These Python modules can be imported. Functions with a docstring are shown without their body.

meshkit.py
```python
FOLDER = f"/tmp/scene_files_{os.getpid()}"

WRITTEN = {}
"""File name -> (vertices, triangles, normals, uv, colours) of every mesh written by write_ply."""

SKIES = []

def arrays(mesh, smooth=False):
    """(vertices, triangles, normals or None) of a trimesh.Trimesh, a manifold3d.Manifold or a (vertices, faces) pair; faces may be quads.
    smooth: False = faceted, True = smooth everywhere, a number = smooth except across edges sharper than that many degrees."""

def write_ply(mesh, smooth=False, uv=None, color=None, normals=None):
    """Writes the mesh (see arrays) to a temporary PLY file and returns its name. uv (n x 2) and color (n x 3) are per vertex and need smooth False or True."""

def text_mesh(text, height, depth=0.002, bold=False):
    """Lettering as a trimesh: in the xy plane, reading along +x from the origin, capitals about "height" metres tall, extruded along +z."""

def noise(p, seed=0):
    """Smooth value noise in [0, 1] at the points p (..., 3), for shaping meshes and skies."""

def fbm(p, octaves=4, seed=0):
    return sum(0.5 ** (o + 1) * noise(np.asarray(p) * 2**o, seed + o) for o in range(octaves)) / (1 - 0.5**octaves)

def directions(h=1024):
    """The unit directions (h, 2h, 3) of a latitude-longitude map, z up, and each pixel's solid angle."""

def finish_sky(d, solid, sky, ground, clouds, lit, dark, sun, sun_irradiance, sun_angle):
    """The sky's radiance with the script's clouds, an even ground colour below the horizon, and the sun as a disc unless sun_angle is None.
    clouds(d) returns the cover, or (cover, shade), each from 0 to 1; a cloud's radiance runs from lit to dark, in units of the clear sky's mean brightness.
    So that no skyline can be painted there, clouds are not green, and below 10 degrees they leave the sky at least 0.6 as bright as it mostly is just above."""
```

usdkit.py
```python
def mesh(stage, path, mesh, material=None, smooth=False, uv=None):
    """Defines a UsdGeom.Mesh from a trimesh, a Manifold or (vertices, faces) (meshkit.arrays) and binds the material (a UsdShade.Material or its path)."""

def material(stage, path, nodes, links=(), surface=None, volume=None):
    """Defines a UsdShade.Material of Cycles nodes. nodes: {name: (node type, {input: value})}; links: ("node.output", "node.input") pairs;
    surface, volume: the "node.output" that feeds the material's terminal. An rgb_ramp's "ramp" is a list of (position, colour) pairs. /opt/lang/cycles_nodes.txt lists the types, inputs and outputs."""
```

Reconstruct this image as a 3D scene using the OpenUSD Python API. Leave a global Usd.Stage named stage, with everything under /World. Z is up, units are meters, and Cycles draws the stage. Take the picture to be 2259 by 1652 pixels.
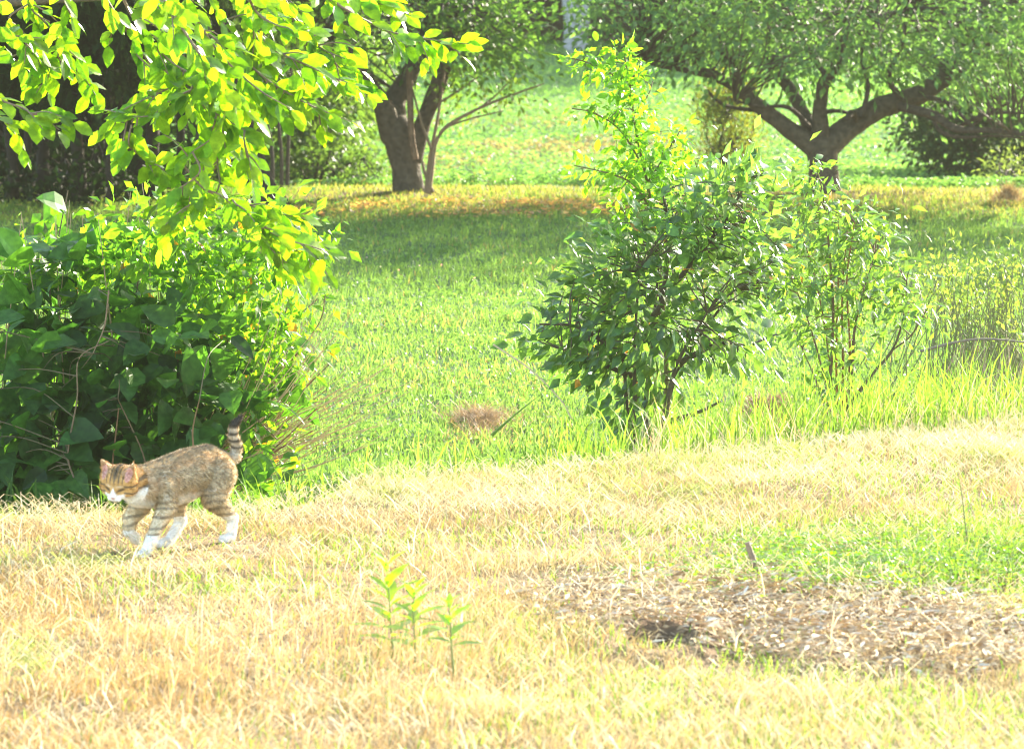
import math
import numpy as np, trimesh, manifold3d as m3, meshkit
import usdkit
from pxr import Usd, UsdGeom, UsdLux, UsdShade, Gf, Sdf, Vt

stage = Usd.Stage.CreateInMemory()
UsdGeom.Xform.Define(stage, '/World')
# ---------------------------------------------------------------- camera, sky, sun, exposure
CAM_H, FPX, CX, CY = 2.0, 12550.0, 1129.5, 826.0
PITCH = math.atan2(1151, FPX)
EXPOSURE = 2.2
SUN_AZ, SUN_EL = math.radians(34), math.radians(19)
SKY = 0.13
cam = UsdGeom.Camera.Define(stage, '/World/camera')
cam.CreateHorizontalApertureAttr(36.0); cam.CreateFocalLengthAttr(36.0 * FPX / 2259)
cam.CreateFStopAttr(11.0); cam.CreateFocusDistanceAttr(20.5); cam.CreateExposureAttr(EXPOSURE)
sp, cp = math.sin(PITCH), math.cos(PITCH)
FWD, UPV = np.array([0, cp, -sp]), np.array([0, sp, cp])
cam.AddTransformOp().Set(Gf.Matrix4d(1, 0, 0, 0, 0, sp, cp, 0, 0, -cp, sp, 0, 0, 0, CAM_H, 1))
dome = UsdLux.DomeLight.Define(stage, '/World/sky')
sky = usdkit.material(stage, '/World/Looks/sky', {
    's': ('sky_texture', {'sky_type': 'single_scattering', 'sun_disc': False, 'sun_elevation': SUN_EL, 'sun_rotation': SUN_AZ}),
    'b': ('background_shader', {'strength': SKY})}, [('s.color', 'b.color')], surface='b.background')
UsdShade.MaterialBindingAPI.Apply(dome.GetPrim()).Bind(sky)
dome.GetPrim().SetCustomDataByKey('kind', 'structure')
sun = UsdLux.DistantLight.Define(stage, '/World/sun')
sun.CreateIntensityAttr(1.25); sun.CreateNormalizeAttr(True); sun.CreateAngleAttr(0.5); sun.CreateColorAttr(Gf.Vec3f(1.0, 0.90, 0.70))
SUNV = np.array([math.sin(SUN_AZ) * math.cos(SUN_EL), math.cos(SUN_AZ) * math.cos(SUN_EL), math.sin(SUN_EL)])
_x = np.cross([0, 0, 1], SUNV); _x /= np.linalg.norm(_x); _y = np.cross(SUNV, _x)
sun.AddTransformOp().Set(Gf.Matrix4d(*_x, 0, *_y, 0, *SUNV, 0, 0, 0, 0, 1))

# ---------------------------------------------------------------- geometry helpers
def nz(v):
    return v / np.maximum(np.linalg.norm(v, axis=-1, keepdims=True), 1e-9)
def at(px, py, D):
    """the point at depth D (along y) that the photograph shows at pixel (px, py) of its 2259-wide view"""
    px, py, D = np.broadcast_arrays(np.asarray(px, float), np.asarray(py, float), np.asarray(D, float))
    d = FWD + ((px - CX) / FPX)[..., None] * np.array([1.0, 0, 0]) + ((CY - py) / FPX)[..., None] * UPV
    return np.array([0, 0, CAM_H]) + d * (D / d[..., 1])[..., None]
def proj(P):
    q = np.asarray(P, float) - [0, 0, CAM_H]
    w = q @ FWD
    return CX + FPX * q[..., 0] / w, CY - FPX * (q @ UPV) / w, w
def sstep(a, b, x):
    t = np.clip((np.asarray(x, float) - a) / (b - a), 0, 1)
    return t * t * (3 - 2 * t)
def n2(x, y, s, seed, oct=3):
    x = np.asarray(x, float); y = np.asarray(y, float)
    return meshkit.fbm(np.stack([x * s, y * s, 0 * x + 0.37], -1), oct, seed)
def crest(x):
    return 17.95 + 0.90 * np.clip(x, 0, 6) - 1.15 * sstep(-0.30, -0.95, x)
HOLE = (1455, 1418)
def ground(x, y):
    x = np.asarray(x, float); y = np.asarray(y, float)
    yc = crest(x)
    z = -0.29 * sstep(0, 1.9, y - yc) + 0.12 * np.clip((y - 21.5) / 14.5, 0, 1) * (y > 0)
    z = z + 0.01 * sstep(33.4, 35.0, y) - 0.22 * sstep(36.4, 39.5, y) + 0.20 * np.clip((y - 40) / 22, 0, 1) + 0.02 * np.clip(y - 62, 0, 60)
    z = z + 0.05 * (n2(x, y, 1.3, 5) - 0.5) + 0.03 * (n2(x, y, 4.0, 9) - 0.5) + 0.10 * (n2(x, y, 0.45, 2) - 0.5) * sstep(20, 26, y)
    z = z + 0.02 * np.exp(-((x - 1.97) ** 2 + (y - 36) ** 2) / 1.0) + 0.02 * np.exp(-((x + 0.65) ** 2 + (y - 36) ** 2) / 0.8)
    hx, hy = HOLE_W
    r2 = ((x - hx) / 0.078) ** 2 + ((y - hy) / 0.16) ** 2
    return z - 0.10 * np.exp(-r2 ** 2) + 0.035 * np.exp(-((np.sqrt(r2) - 1.6) / 0.5) ** 2)
_h = at(HOLE[0], HOLE[1], 10.0) - [0, 0, CAM_H]
HOLE_W = tuple((_h * (CAM_H / -_h[2]))[:2])
def on_ground(px, py):
    """where the ground shows at a pixel"""
    px, py = np.asarray(px, float), np.asarray(py, float); D = np.full(px.shape, 9.0); done = np.zeros(px.shape, bool)
    for Dk in np.arange(9.2, 70, 0.2):
        P = at(px, py, Dk); done |= P[..., 2] <= ground(P[..., 0], P[..., 1]); D = np.where(done, D, Dk)
        if done.all(): break
    P = at(px, py, D + 0.1); P[..., 2] = ground(P[..., 0], P[..., 1])
    return P

# ---------------------------------------------------------------- stage helpers
USED = {}
def numbered(parent, name):
    k = (parent, name); USED[k] = USED.get(k, -1) + 1
    return f'{parent}/{name}' + (f'_{USED[k]:03d}' if USED[k] else '')
def write(path, V, F, mat, col=None, N=None):
    m = UsdGeom.Mesh.Define(stage, path)
    V = np.asarray(V, np.float32); F = np.asarray(F, np.int32)
    m.CreatePointsAttr(Vt.Vec3fArray.FromNumpy(np.ascontiguousarray(V)))
    m.CreateFaceVertexCountsAttr(Vt.IntArray.FromNumpy(np.full(len(F), F.shape[1], np.int32)))
    m.CreateFaceVertexIndicesAttr(Vt.IntArray.FromNumpy(np.ascontiguousarray(F.ravel())))
    m.CreateSubdivisionSchemeAttr('none')
    if N is not None:
        m.CreateNormalsAttr(Vt.Vec3fArray.FromNumpy(np.ascontiguousarray(N, np.float32))); m.SetNormalsInterpolation('vertex')
    if col is not None:
        UsdGeom.PrimvarsAPI(m).CreatePrimvar('col', Sdf.ValueTypeNames.Color3fArray, 'vertex').Set(
            Vt.Vec3fArray.FromNumpy(np.ascontiguousarray(np.broadcast_to(col, V.shape), np.float32)))
    UsdShade.MaterialBindingAPI.Apply(m.GetPrim()).Bind(mat)
    return m.GetPrim()
def tag(p, label=None, cat=None, group=None, kind=None):
    for k, v in (('label', label), ('category', cat), ('group', group), ('kind', kind)):
        if v: p.SetCustomDataByKey(k, v)
    return p
def vnormals(V, F):
    V = np.asarray(V, float); n = np.zeros_like(V)
    c = np.cross(V[F[:, 1]] - V[F[:, 0]], V[F[:, 2]] - V[F[:, 0]])
    for k in range(3): np.add.at(n, F[:, k], c)
    return nz(n)
class Thing:
    def __init__(s, name, label, cat, loc, group=None):
        s.path = numbered('/World', name); s.loc = np.asarray(loc, float)
        x = UsdGeom.Xform.Define(stage, s.path); x.AddTranslateOp().Set(Gf.Vec3d(*map(float, s.loc)))
        s.prim = tag(x.GetPrim(), label, cat, group)
    def part(s, name, V, F, mat, col=None, smooth=False, parent=None, kind=None, label=None):
        V = np.asarray(V) - s.loc
        p = write(numbered(parent or s.path, name), V, F, mat, col, vnormals(V, F) if smooth else None)
        return tag(p, label=label, kind=kind)
def stuff(name, label, cat, V, F, mat, col=None, kind='stuff', smooth=False):
    return tag(write(numbered('/World', name), V, F, mat, col, vnormals(V, F) if smooth else None), label, cat, None, kind)

# ---------------------------------------------------------------- materials (colour comes with the mesh)
def leafmat(name, rough, spec, trans, tcol, fac, scale=42.0):
    nodes = {'c': ('attribute', {'attribute': 'col'}), 'g': ('geometry', {}), 'n': ('noise_texture', {'scale': scale, 'detail': 3.0}),
             'r': ('rgb_ramp', {'ramp': [(0.32, (0.66, 0.70, 0.66)), (0.68, (1.24, 1.20, 1.15))]}), 'a': ('mix', {'mix_type': 'multiply', 'fac': 1.0}),
             'p': ('principled_bsdf', {'roughness': rough, 'specular_ior_level': spec}),
             'm': ('mix', {'mix_type': 'multiply', 'fac': 1.0, 'color2': tcol}), 't': ('translucent_bsdf', {}), 'x': ('mix_closure', {'fac': fac})}
    return usdkit.material(stage, '/World/Looks/' + name, nodes, [('g.position', 'n.vector'), ('n.fac', 'r.fac'), ('c.color', 'a.color1'), ('r.color', 'a.color2'),
                           ('a.color', 'p.base_color'), ('a.color', 'm.color1'), ('m.color', 't.color'),
                           ('p.BSDF', 'x.closure1'), ('t.BSDF', 'x.closure2')], surface='x.closure')
M_GLOSSY = leafmat('glossy_leaf', 0.24, 0.8, 1, (2.6, 2.5, 1.0), 0.45)
M_BIGLEAF = leafmat('big_leaf', 0.48, 0.4, 1, (2.2, 2.4, 0.9), 0.45)
M_SOFT = leafmat('soft_leaf', 0.5, 0.3, 1, (2.4, 2.3, 1.0), 0.5)
M_THIN = leafmat('thin_leaf', 0.33, 0.45, 1, (2.75, 2.85, 0.5), 0.60)
M_DARKLEAF = leafmat('dark_leaf', 0.65, 0.12, 1, (1.6, 1.6, 0.8), 0.35)
M_GRASS = leafmat('grass_blade', 0.55, 0.22, 1, (2.2, 2.1, 1.0), 0.5)
M_STRAW = leafmat('dry_straw', 0.55, 0.28, 1, (1.1, 1.0, 0.85), 0.33)
def solid(name, rough, spec=0.3, scale=30.0, bump=0.3, dist=0.01, dark=0.6):
    nodes = {'a': ('attribute', {'attribute': 'col'}), 'g': ('geometry', {}), 'n': ('noise_texture', {'scale': scale, 'detail': 4.0, 'roughness': 0.6}),
             'r': ('rgb_ramp', {'ramp': [(0.3, (dark, dark, dark)), (0.7, (1.25, 1.25, 1.25))]}), 'm': ('mix', {'mix_type': 'multiply', 'fac': 1.0}),
             'b': ('bump', {'strength': bump, 'distance': dist}), 'p': ('principled_bsdf', {'roughness': rough, 'specular_ior_level': spec})}
    return usdkit.material(stage, '/World/Looks/' + name, nodes, [('g.position', 'n.vector'), ('n.fac', 'r.fac'), ('a.color', 'm.color1'), ('r.color', 'm.color2'),
                           ('m.color', 'p.base_color'), ('n.fac', 'b.height'), ('b.normal', 'p.normal')], surface='p.BSDF')
M_BARK = solid('bark', 0.85, 0.2, 28.0, 0.9, 0.03, 0.5)
M_TWIG = solid('twig_bark', 0.7, 0.3, 90.0, 0.3, 0.004, 0.75)
M_SOIL = solid('soil', 0.95, 0.1, 14.0, 0.8, 0.03, 0.55)
M_CHIP = solid('wood_chip', 0.75, 0.3, 120.0, 0.3, 0.004, 0.7)
M_COAT = solid('cat_coat', 0.7, 0.25, 260.0, 0.25, 0.002, 0.85)
M_FUR = leafmat('cat_fur', 0.5, 0.4, 1, (1.2, 1.1, 1.0), 0.35)
M_EYE = usdkit.material(stage, '/World/Looks/cat_eye', {'p': ('principled_bsdf', {'base_color': (0.05, 0.04, 0.01), 'roughness': 0.15})}, [], surface='p.BSDF')
M_HAZE = usdkit.material(stage, '/World/Looks/haze_air', {'v': ('principled_volume', {'color': (0.96, 1.0, 0.82), 'density': 0.00022, 'anisotropy': 0.6})}, [], volume='v.volume')

# ---------------------------------------------------------------- shape builders
def tube(P, r, sides=6, cap=True):
    P = np.asarray(P, float); r = np.broadcast_to(np.asarray(r, float), (len(P),))
    t = nz(np.gradient(P, axis=0)); ref = np.where(np.abs(t[:, 2:]) < 0.9, [0, 0, 1.0], [1.0, 0, 0])
    a = nz(np.cross(t, ref)); b = np.cross(t, a); an = np.arange(sides) * 2 * np.pi / sides
    V = (P[:, None] + r[:, None, None] * (np.cos(an)[None, :, None] * a[:, None] + np.sin(an)[None, :, None] * b[:, None])).reshape(-1, 3)
    i, j = np.meshgrid(np.arange(len(P) - 1), np.arange(sides), indexing='ij'); k = (j + 1) % sides
    q = np.stack([i * sides + j, i * sides + k, (i + 1) * sides + k, (i + 1) * sides + j], -1).reshape(-1, 4)
    F = np.vstack([q[:, [0, 2, 1]], q[:, [0, 3, 2]]])
    if cap:
        n = len(V); e = (len(P) - 1) * sides
        V = np.vstack([V, P[:1], P[-1:]])
        jj = np.arange(sides); kk = (jj + 1) % sides
        F = np.vstack([F, np.stack([np.full(sides, n), jj, kk], 1), np.stack([np.full(sides, n + 1), e + kk, e + jj], 1)])
    return V, F
def join(parts):
    Vs, Fs, n = [], [], 0
    for V, F in parts:
        Vs.append(V); Fs.append(F + n); n += len(V)
    return np.vstack(Vs), np.vstack(Fs)
def curve(pts, n=8):
    """smooth polyline through the points (Catmull-Rom)"""
    p = np.asarray(pts, float)
    if len(p) < 3:
        t = np.linspace(0, 1, n)[:, None]; return p[0] + (p[-1] - p[0]) * t
    q = np.vstack([2 * p[0] - p[1], p, 2 * p[-1] - p[-2]]); out = []
    for i in range(1, len(q) - 2):
        t = np.linspace(0, 1, n, endpoint=False)[:, None]; a, b, c, d = q[i - 1], q[i], q[i + 1], q[i + 2]
        out.append(0.5 * (2 * b + (c - a) * t + (2 * a - 5 * b + 4 * c - d) * t ** 2 + (3 * b - a - 3 * c + d) * t ** 3))
    return np.vstack(out + [p[-1:]])
def organic(chains, edge, seg=18, iters=12):
    """one smooth surface round chains of (point, radius): hulls of neighbouring balls, joined, refined and smoothed"""
    hulls = []
    for ch in chains:
        balls = [m3.Manifold.sphere(float(r), seg).translate([float(v) for v in p]) for p, r in ch]
        hulls += [m3.Manifold.batch_hull([a, b]) for a, b in zip(balls[:-1], balls[1:])] if len(balls) > 1 else balls
    m = m3.Manifold.batch_boolean(hulls, m3.OpType.Add).refine_to_length(edge).to_mesh()
    t = trimesh.Trimesh(m.vert_properties[:, :3], m.tri_verts, process=True)
    trimesh.smoothing.filter_taubin(t, 0.5, 0.53, iters)
    return np.array(t.vertices), np.array(t.faces)
# leaf outlines: rows of (position along the leaf, half width); fine has 12 triangles, mid 4, low 2
SHAPES = {'oval': [(0.2, 0.72), (0.5, 1.0), (0.8, 0.6)], 'heart': [(0.12, 0.85), (0.42, 1.0), (0.78, 0.52)], 'lance': [(0.2, 0.6), (0.45, 1.0), (0.75, 0.6)]}
def leaves(base, d, n, L, W, shape='oval', curl=0.18, fold=0.22):
    d = nz(d); s = nz(np.cross(n, d)); n = np.cross(d, s); L = np.asarray(L)[:, None]; W = np.asarray(W)[:, None] * 0.5; N = len(base)
    if shape == 'low' or shape == 'mid':
        b, tip = base, base + d * L - n * L * curl
        m = base + d * L * 0.48 - n * L * curl * 0.25
        l, r = m + s * W + n * W * fold, m - s * W + n * W * fold
        if shape == 'low':
            V = np.stack([b, r, tip, l], 1); T = np.array([[0, 1, 2], [0, 2, 3]])
        else:
            V = np.stack([b, r, tip, l, m], 1); T = np.array([[0, 1, 4], [1, 2, 4], [4, 2, 3], [0, 4, 3]])
    else:
        rows = SHAPES[shape]; vs = [base]
        for t, w in rows:
            c = base + d * L * t - n * L * curl * t * t
            vs += [c - s * W * w + n * W * fold * w, c, c + s * W * w + n * W * fold * w]
        vs.append(base + d * L - n * L * curl); V = np.stack(vs, 1); e = 3 * len(rows) + 1
        T = [[0, 1, 2], [0, 2, 3]]
        for k in range(len(rows) - 1):
            a = 1 + 3 * k; T += [[a, a + 3, a + 4], [a, a + 4, a + 1], [a + 1, a + 4, a + 5], [a + 1, a + 5, a + 2]]
        T += [[e - 3, e, e - 2], [e - 2, e, e - 1]]; T = np.array(T)
    return V, T
def flat(V, T, col):
    N, k = V.shape[:2]
    return V.reshape(-1, 3), (T[None] + (np.arange(N) * k)[:, None, None]).reshape(-1, 3), np.repeat(col, k, 0)
def foliage(th, base, d, n, L, W, col, mat, shape='oval', far='mid', nparts=300, curl=0.18, fold=0.22, name='leaf', rest='foliage', parent=None):
    """the leaves that show largest become parts one by one, the others one part of the thing"""
    px, py, w = proj(base); vis = (px > -20) & (px < 2280) & (py > -20) & (py < 1670)
    score = np.where(vis, np.sqrt(L * W) / w, 0) * (1 + 0.001 * np.arange(len(L)) / len(L))
    order = np.argsort(-score)
    pick = order[:nparts]; pick = pick[score[pick] > 0]; other = np.setdiff1d(np.arange(len(L)), pick)
    if len(pick):
        V, T = leaves(base[pick], d[pick], n[pick], L[pick], W[pick], shape, curl, fold)
        for v, c in zip(V, col[pick]): th.part(name, v, T, mat, c, smooth=True, parent=parent)
    if len(other):
        V, T = leaves(base[other], d[other], n[other], L[other], W[other], far, curl, fold)
        th.part(rest, *flat(V, T, col[other])[:2], mat, flat(V, T, col[other])[2], kind='stuff', parent=parent)
def mixcol(rng, n, a, b, var=0.12):
    t = rng.random((n, 1)) ** 1.3
    return np.clip((np.array(a) * (1 - t) + np.array(b) * t) * (1 + var * rng.standard_normal((n, 1))), 0.005, 0.9)
def spread(rng, centers, per, sig, droop=0.3, up=0.8, out=None, jit=0.6):
    P = np.repeat(centers, per, 0) + rng.standard_normal((len(centers) * per, 3)) * sig
    o = P - np.repeat(centers, per, 0)
    if out is not None: o = nz(o) * 0.5 + nz(P - out) * 0.8
    d = nz(nz(o) + rng.standard_normal(P.shape) * jit + [0, 0, -droop])
    n = nz(rng.standard_normal(P.shape) * 0.55 + [0, 0, up] + 0.0)
    return P, d, n
def ellipses(rng, spec):
    """clump centres in ellipses (px, py, rx, ry, depth, depth spread, number) as the photograph shows them, each at its own depth"""
    out = []
    for cx, cy, rx, ry, D, dd, k in spec:
        a = rng.random(k) * 2 * np.pi; r = np.sqrt(rng.random(k)); b = (rng.random(k) * 2 - 1)
        out.append(at(cx + rx * r * np.cos(a), cy + ry * r * np.sin(a), D + dd * b))
    return np.vstack(out)
def twigs(rng, starts, ends, r0, r1, sides=4, sag=0.06, n=5):
    """a bent twig from the nearest start point to every end"""
    out = []
    for e in ends:
        s = starts[np.argmin(((starts - e) ** 2).sum(1))]
        mid = (s + e) / 2 + rng.standard_normal(3) * sag * np.linalg.norm(e - s) + [0, 0, sag * np.linalg.norm(e - s)]
        out.append(tube(curve([s, mid, e], n), np.linspace(r0, r1, 2 * n + 1), sides, False))
    return join(out)
def blades(rng, P, h, w, lean, az, col, segs=2):
    n = len(P); h = np.broadcast_to(h, n)[:, None]; w = np.broadcast_to(w, n)[:, None]; lean = np.broadcast_to(lean, n)
    dh = np.stack([np.cos(az), np.sin(az), 0 * az], 1); b = rng.random(n) * np.pi
    s = np.stack([np.cos(b), np.sin(b), 0 * b], 1); up = np.array([0, 0, 1.0])
    d = lambda k: up * np.cos(lean * k)[:, None] + dh * np.sin(lean * k)[:, None]
    if segs == 1:
        tip = P + d(0.8) * h
        V = np.stack([P - s * w / 2, P + s * w / 2, tip], 1); T = np.array([[0, 1, 2]])
    elif segs == 2:
        m = P + d(0.6) * h * 0.55; tip = m + d(1.25) * h * 0.45
        V = np.stack([P - s * w / 2, P + s * w / 2, m + s * w * 0.42, m - s * w * 0.42, tip], 1); T = np.array([[0, 1, 2], [0, 2, 3], [3, 2, 4]])
    else:
        m1 = P + d(0.3) * h * 0.36; m2 = m1 + d(0.9) * h * 0.34; tip = m2 + d(1.7) * h * 0.30
        V = np.stack([P - s * w / 2, P + s * w / 2, m1 + s * w * 0.5, m1 - s * w * 0.5, m2 + s * w * 0.38, m2 - s * w * 0.38, tip], 1)
        T = np.array([[0, 1, 2], [0, 2, 3], [3, 2, 4], [3, 4, 5], [5, 4, 6]])
    return flat(V, T, col)
def scatter(rng, n, y0, y1, pad=0.3, k=0.0925, power=1.0):
    y = y0 + (y1 - y0) * rng.random(n) ** power
    x = (rng.random(n) * 2 - 1) * (k * y + pad)
    e = n // 4; y2 = y0 + (y1 - y0) * rng.random(e) ** power                       # and a thinner margin on both sides
    x2 = (k * y2 + pad + 0.9 * rng.random(e)) * np.where(rng.random(e) < 0.5, -1, 1)
    return np.concatenate([x, x2]), np.concatenate([y, y2])
def gpts(x, y, dz=0.0):
    return np.stack([x, y, ground(x, y) + dz], -1)

# ---------------------------------------------------------------- ground (one sheet past the far trees)
rg = np.random.default_rng(11)
def mulch_mask(px, py):
    u = (px - 1760) / 640; c = 1378 + 0.075 * (px - 1700)
    py = py + 55 * (n2(px, py, 0.012, 77) - 0.5) + 40 * (n2(px, py, 0.035, 78) - 0.5)
    return np.clip(1.1 - np.abs(u) ** 4 - np.abs((py - c) / (104 - 25 * np.clip(-u, 0, 1))) ** 2.2, 0, 1)
gx = np.concatenate([np.linspace(-200, -9, 24), np.arange(-8.5, -2.6, 0.16), np.arange(-2.6, 2.6, 0.045), np.arange(2.6, 9, 0.16), np.linspace(9.5, 200, 24)])
gy = np.concatenate([np.linspace(-60, 10, 16), np.arange(10.5, 23, 0.06), np.arange(23, 42, 0.14), np.arange(42, 70, 0.5), np.linspace(71, 320, 40)])
X, Y = np.meshgrid(gx, gy); Z = ground(X, Y)
GV = np.stack([X, Y, Z], -1).reshape(-1, 3); nx = len(gx)
ii, jj = np.meshgrid(np.arange(len(gy) - 1), np.arange(nx - 1), indexing='ij')
GF = np.stack([ii * nx + jj, ii * nx + jj + 1, (ii + 1) * nx + jj + 1, (ii + 1) * nx + jj], -1).reshape(-1, 4)
gxf, gyf = GV[:, 0], GV[:, 1]
straw_c, lawn_c, soil_c, litter_c, field_c = map(np.array, ((0.24, 0.17, 0.09), (0.085, 0.155, 0.055), (0.20, 0.13, 0.075), (0.22, 0.14, 0.065), (0.09, 0.19, 0.085)))
front = 1 - sstep(0.4, 1.6, gyf - crest(gxf))
mx, my, _w = proj(np.where(GV[:, 1:2] > 3, GV, [0, 12, 0])); mm = mulch_mask(mx, my) * (gyf > 3) * (gyf < 19)
bank = sstep(33.6, 34.6, gyf + 1.2 * (n2(gxf, gyf, 0.8, 3) - 0.5)) * (1 - sstep(36.3, 37.2, gyf))
gc = lawn_c * (1 - front[:, None]) + straw_c * front[:, None]
gc = gc * (1 - mm[:, None]) + soil_c * mm[:, None]
gc = gc * (1 - 0.8 * bank[:, None]) + litter_c * 0.8 * bank[:, None]
ff = sstep(37, 38.5, gyf); gc = gc * (1 - ff[:, None]) + field_c * ff[:, None]
GN = np.zeros_like(GV); zy, zx = np.gradient(Z, gy, gx); GN = nz(np.stack([-zx, -zy, np.ones_like(Z)], -1)).reshape(-1, 3)
tag(write('/World/ground', GV, GF, M_SOIL, gc, GN), 'gently uneven garden ground under dry grass, lawn and field', 'ground', None, 'structure')

# ---------------------------------------------------------------- trees
def limb(D, pts, dD=None):
    """(world point, radius) of a limb given in the photograph's pixels at depth D"""
    out = []
    for i, q in enumerate(pts):
        Dk = D + (dD or 0) * i / max(len(pts) - 1, 1)
        out.append((at(q[0], q[1], Dk), q[2] * Dk / FPX))
    return out
def bark_mesh(chains, edge, amp=0.012, scale=14, seed=1):
    V, F = organic(chains, edge, 14, 8); N = vnormals(V, F)
    return V + N * ((meshkit.fbm(V * [scale, scale, scale * 0.35], 3, seed) - 0.5) * 2 * amp)[:, None], F
def chain_points(chains, n=6):
    return np.vstack([curve([p for p, r in ch], n) for ch in chains])
def wood(th, name, chains, edge, col, amp=0.012, seed=1, scale=14):
    V, F = bark_mesh(chains, edge, amp, scale, seed)
    th.part(name, V, F, M_BARK, np.array(col), smooth=True)

# the spreading tree on the right
rt = np.random.default_rng(21)
Dt = 36.0
base = on_ground(np.array(1818.0), np.array(432.0)); base = at(1818, 432, Dt)
tree_r = Thing('spreading_tree', 'spreading tree forking low from a short dark trunk, right of the middle', 'tree', base)
R = [limb(Dt, [(1822, 455, 50), (1820, 425, 37), (1816, 370, 32), (1812, 325, 36)]),
     limb(Dt, [(1806, 330, 27), (1740, 285, 20), (1680, 240, 17), (1630, 195, 14), (1570, 163, 12), (1500, 150, 9), (1430, 138, 6)], -0.5),
     limb(Dt, [(1802, 318, 22), (1775, 255, 15), (1745, 200, 15), (1705, 150, 12), (1690, 60, 8), (1660, -60, 5)], 0.8),
     limb(Dt, [(1812, 318, 24), (1808, 240, 15), (1815, 190, 15), (1850, 130, 12), (1870, 40, 9), (1890, -60, 6)], -0.4),
     limb(Dt, [(1818, 328, 32), (1870, 282, 26), (1940, 238, 25), (2030, 210, 22), (2100, 160, 22), (2170, 90, 16), (2240, 0, 12)], 0.5)]
wood(tree_r, 'trunk', R[:1], 0.035, (0.085, 0.066, 0.044), 0.010, 4)
for k, ch in enumerate(R[1:]): wood(tree_r, 'limb', [ch], 0.03, (0.085, 0.066, 0.045), 0.007, 5 + k)
small = [limb(Dt, [(1985, 236, 11), (2060, 255, 11), (2110, 285, 9), (2180, 288, 7), (2290, 300, 5), (2400, 310, 3)], -0.8),
         limb(Dt, [(2055, 255, 6), (2075, 290, 4), (2120, 303, 4), (2200, 300, 3), (2290, 310, 2.5)], -0.6),
         limb(Dt, [(2040, 215, 6), (2085, 225, 5), (2130, 265, 4), (2150, 282, 3)], -0.3),
         limb(Dt, [(2110, 283, 5), (2170, 255, 4), (2250, 250, 3), (2330, 265, 2)], -0.6),
         limb(Dt, [(2130, 287, 4), (2200, 240, 3), (2270, 215, 2)], 0.2),
         limb(Dt, [(1700, 245, 7), (1630, 240, 5), (1590, 228, 4), (1560, 200, 3)], -0.3),
         limb(Dt, [(1790, 285, 6), (1740, 238, 5), (1680, 236, 4), (1620, 222, 3)], -0.5),
         limb(Dt, [(1640, 195, 6), (1620, 150, 5), (1580, 110, 4), (1520, 90, 3)], 0.4),
         limb(Dt, [(1808, 250, 6), (1850, 245, 5), (1890, 258, 3)], 0.2),
         limb(Dt, [(1890, 268, 5), (1880, 250, 9), (1868, 262, 7)], -0.3),
         limb(Dt, [(1830, 180, 7), (1790, 120, 5), (1760, 60, 4)], 0.3),
         limb(Dt, [(1900, 260, 7), (1915, 190, 5), (1900, 120, 4), (1930, 50, 3)], 0.3),
         limb(Dt, [(1990, 220, 8), (1960, 170, 6), (1990, 100, 5), (2000, 20, 4)], -0.4)]
V, F = join([tube(curve([p for p, r in c], 5), np.interp(np.linspace(0, 1, 5 * (len(c) - 1) + 1), np.linspace(0, 1, len(c)), [r for p, r in c]), 6) for c in small])
for c in small:
    tree_r.part('branch', *tube(curve([p for p, r in c], 5), np.interp(np.linspace(0, 1, 5 * (len(c) - 1) + 1), np.linspace(0, 1, len(c)), [r for p, r in c]), 6), M_BARK, np.array((0.075, 0.055, 0.04)), smooth=True)
starts = chain_points(R[1:] + small)
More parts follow.
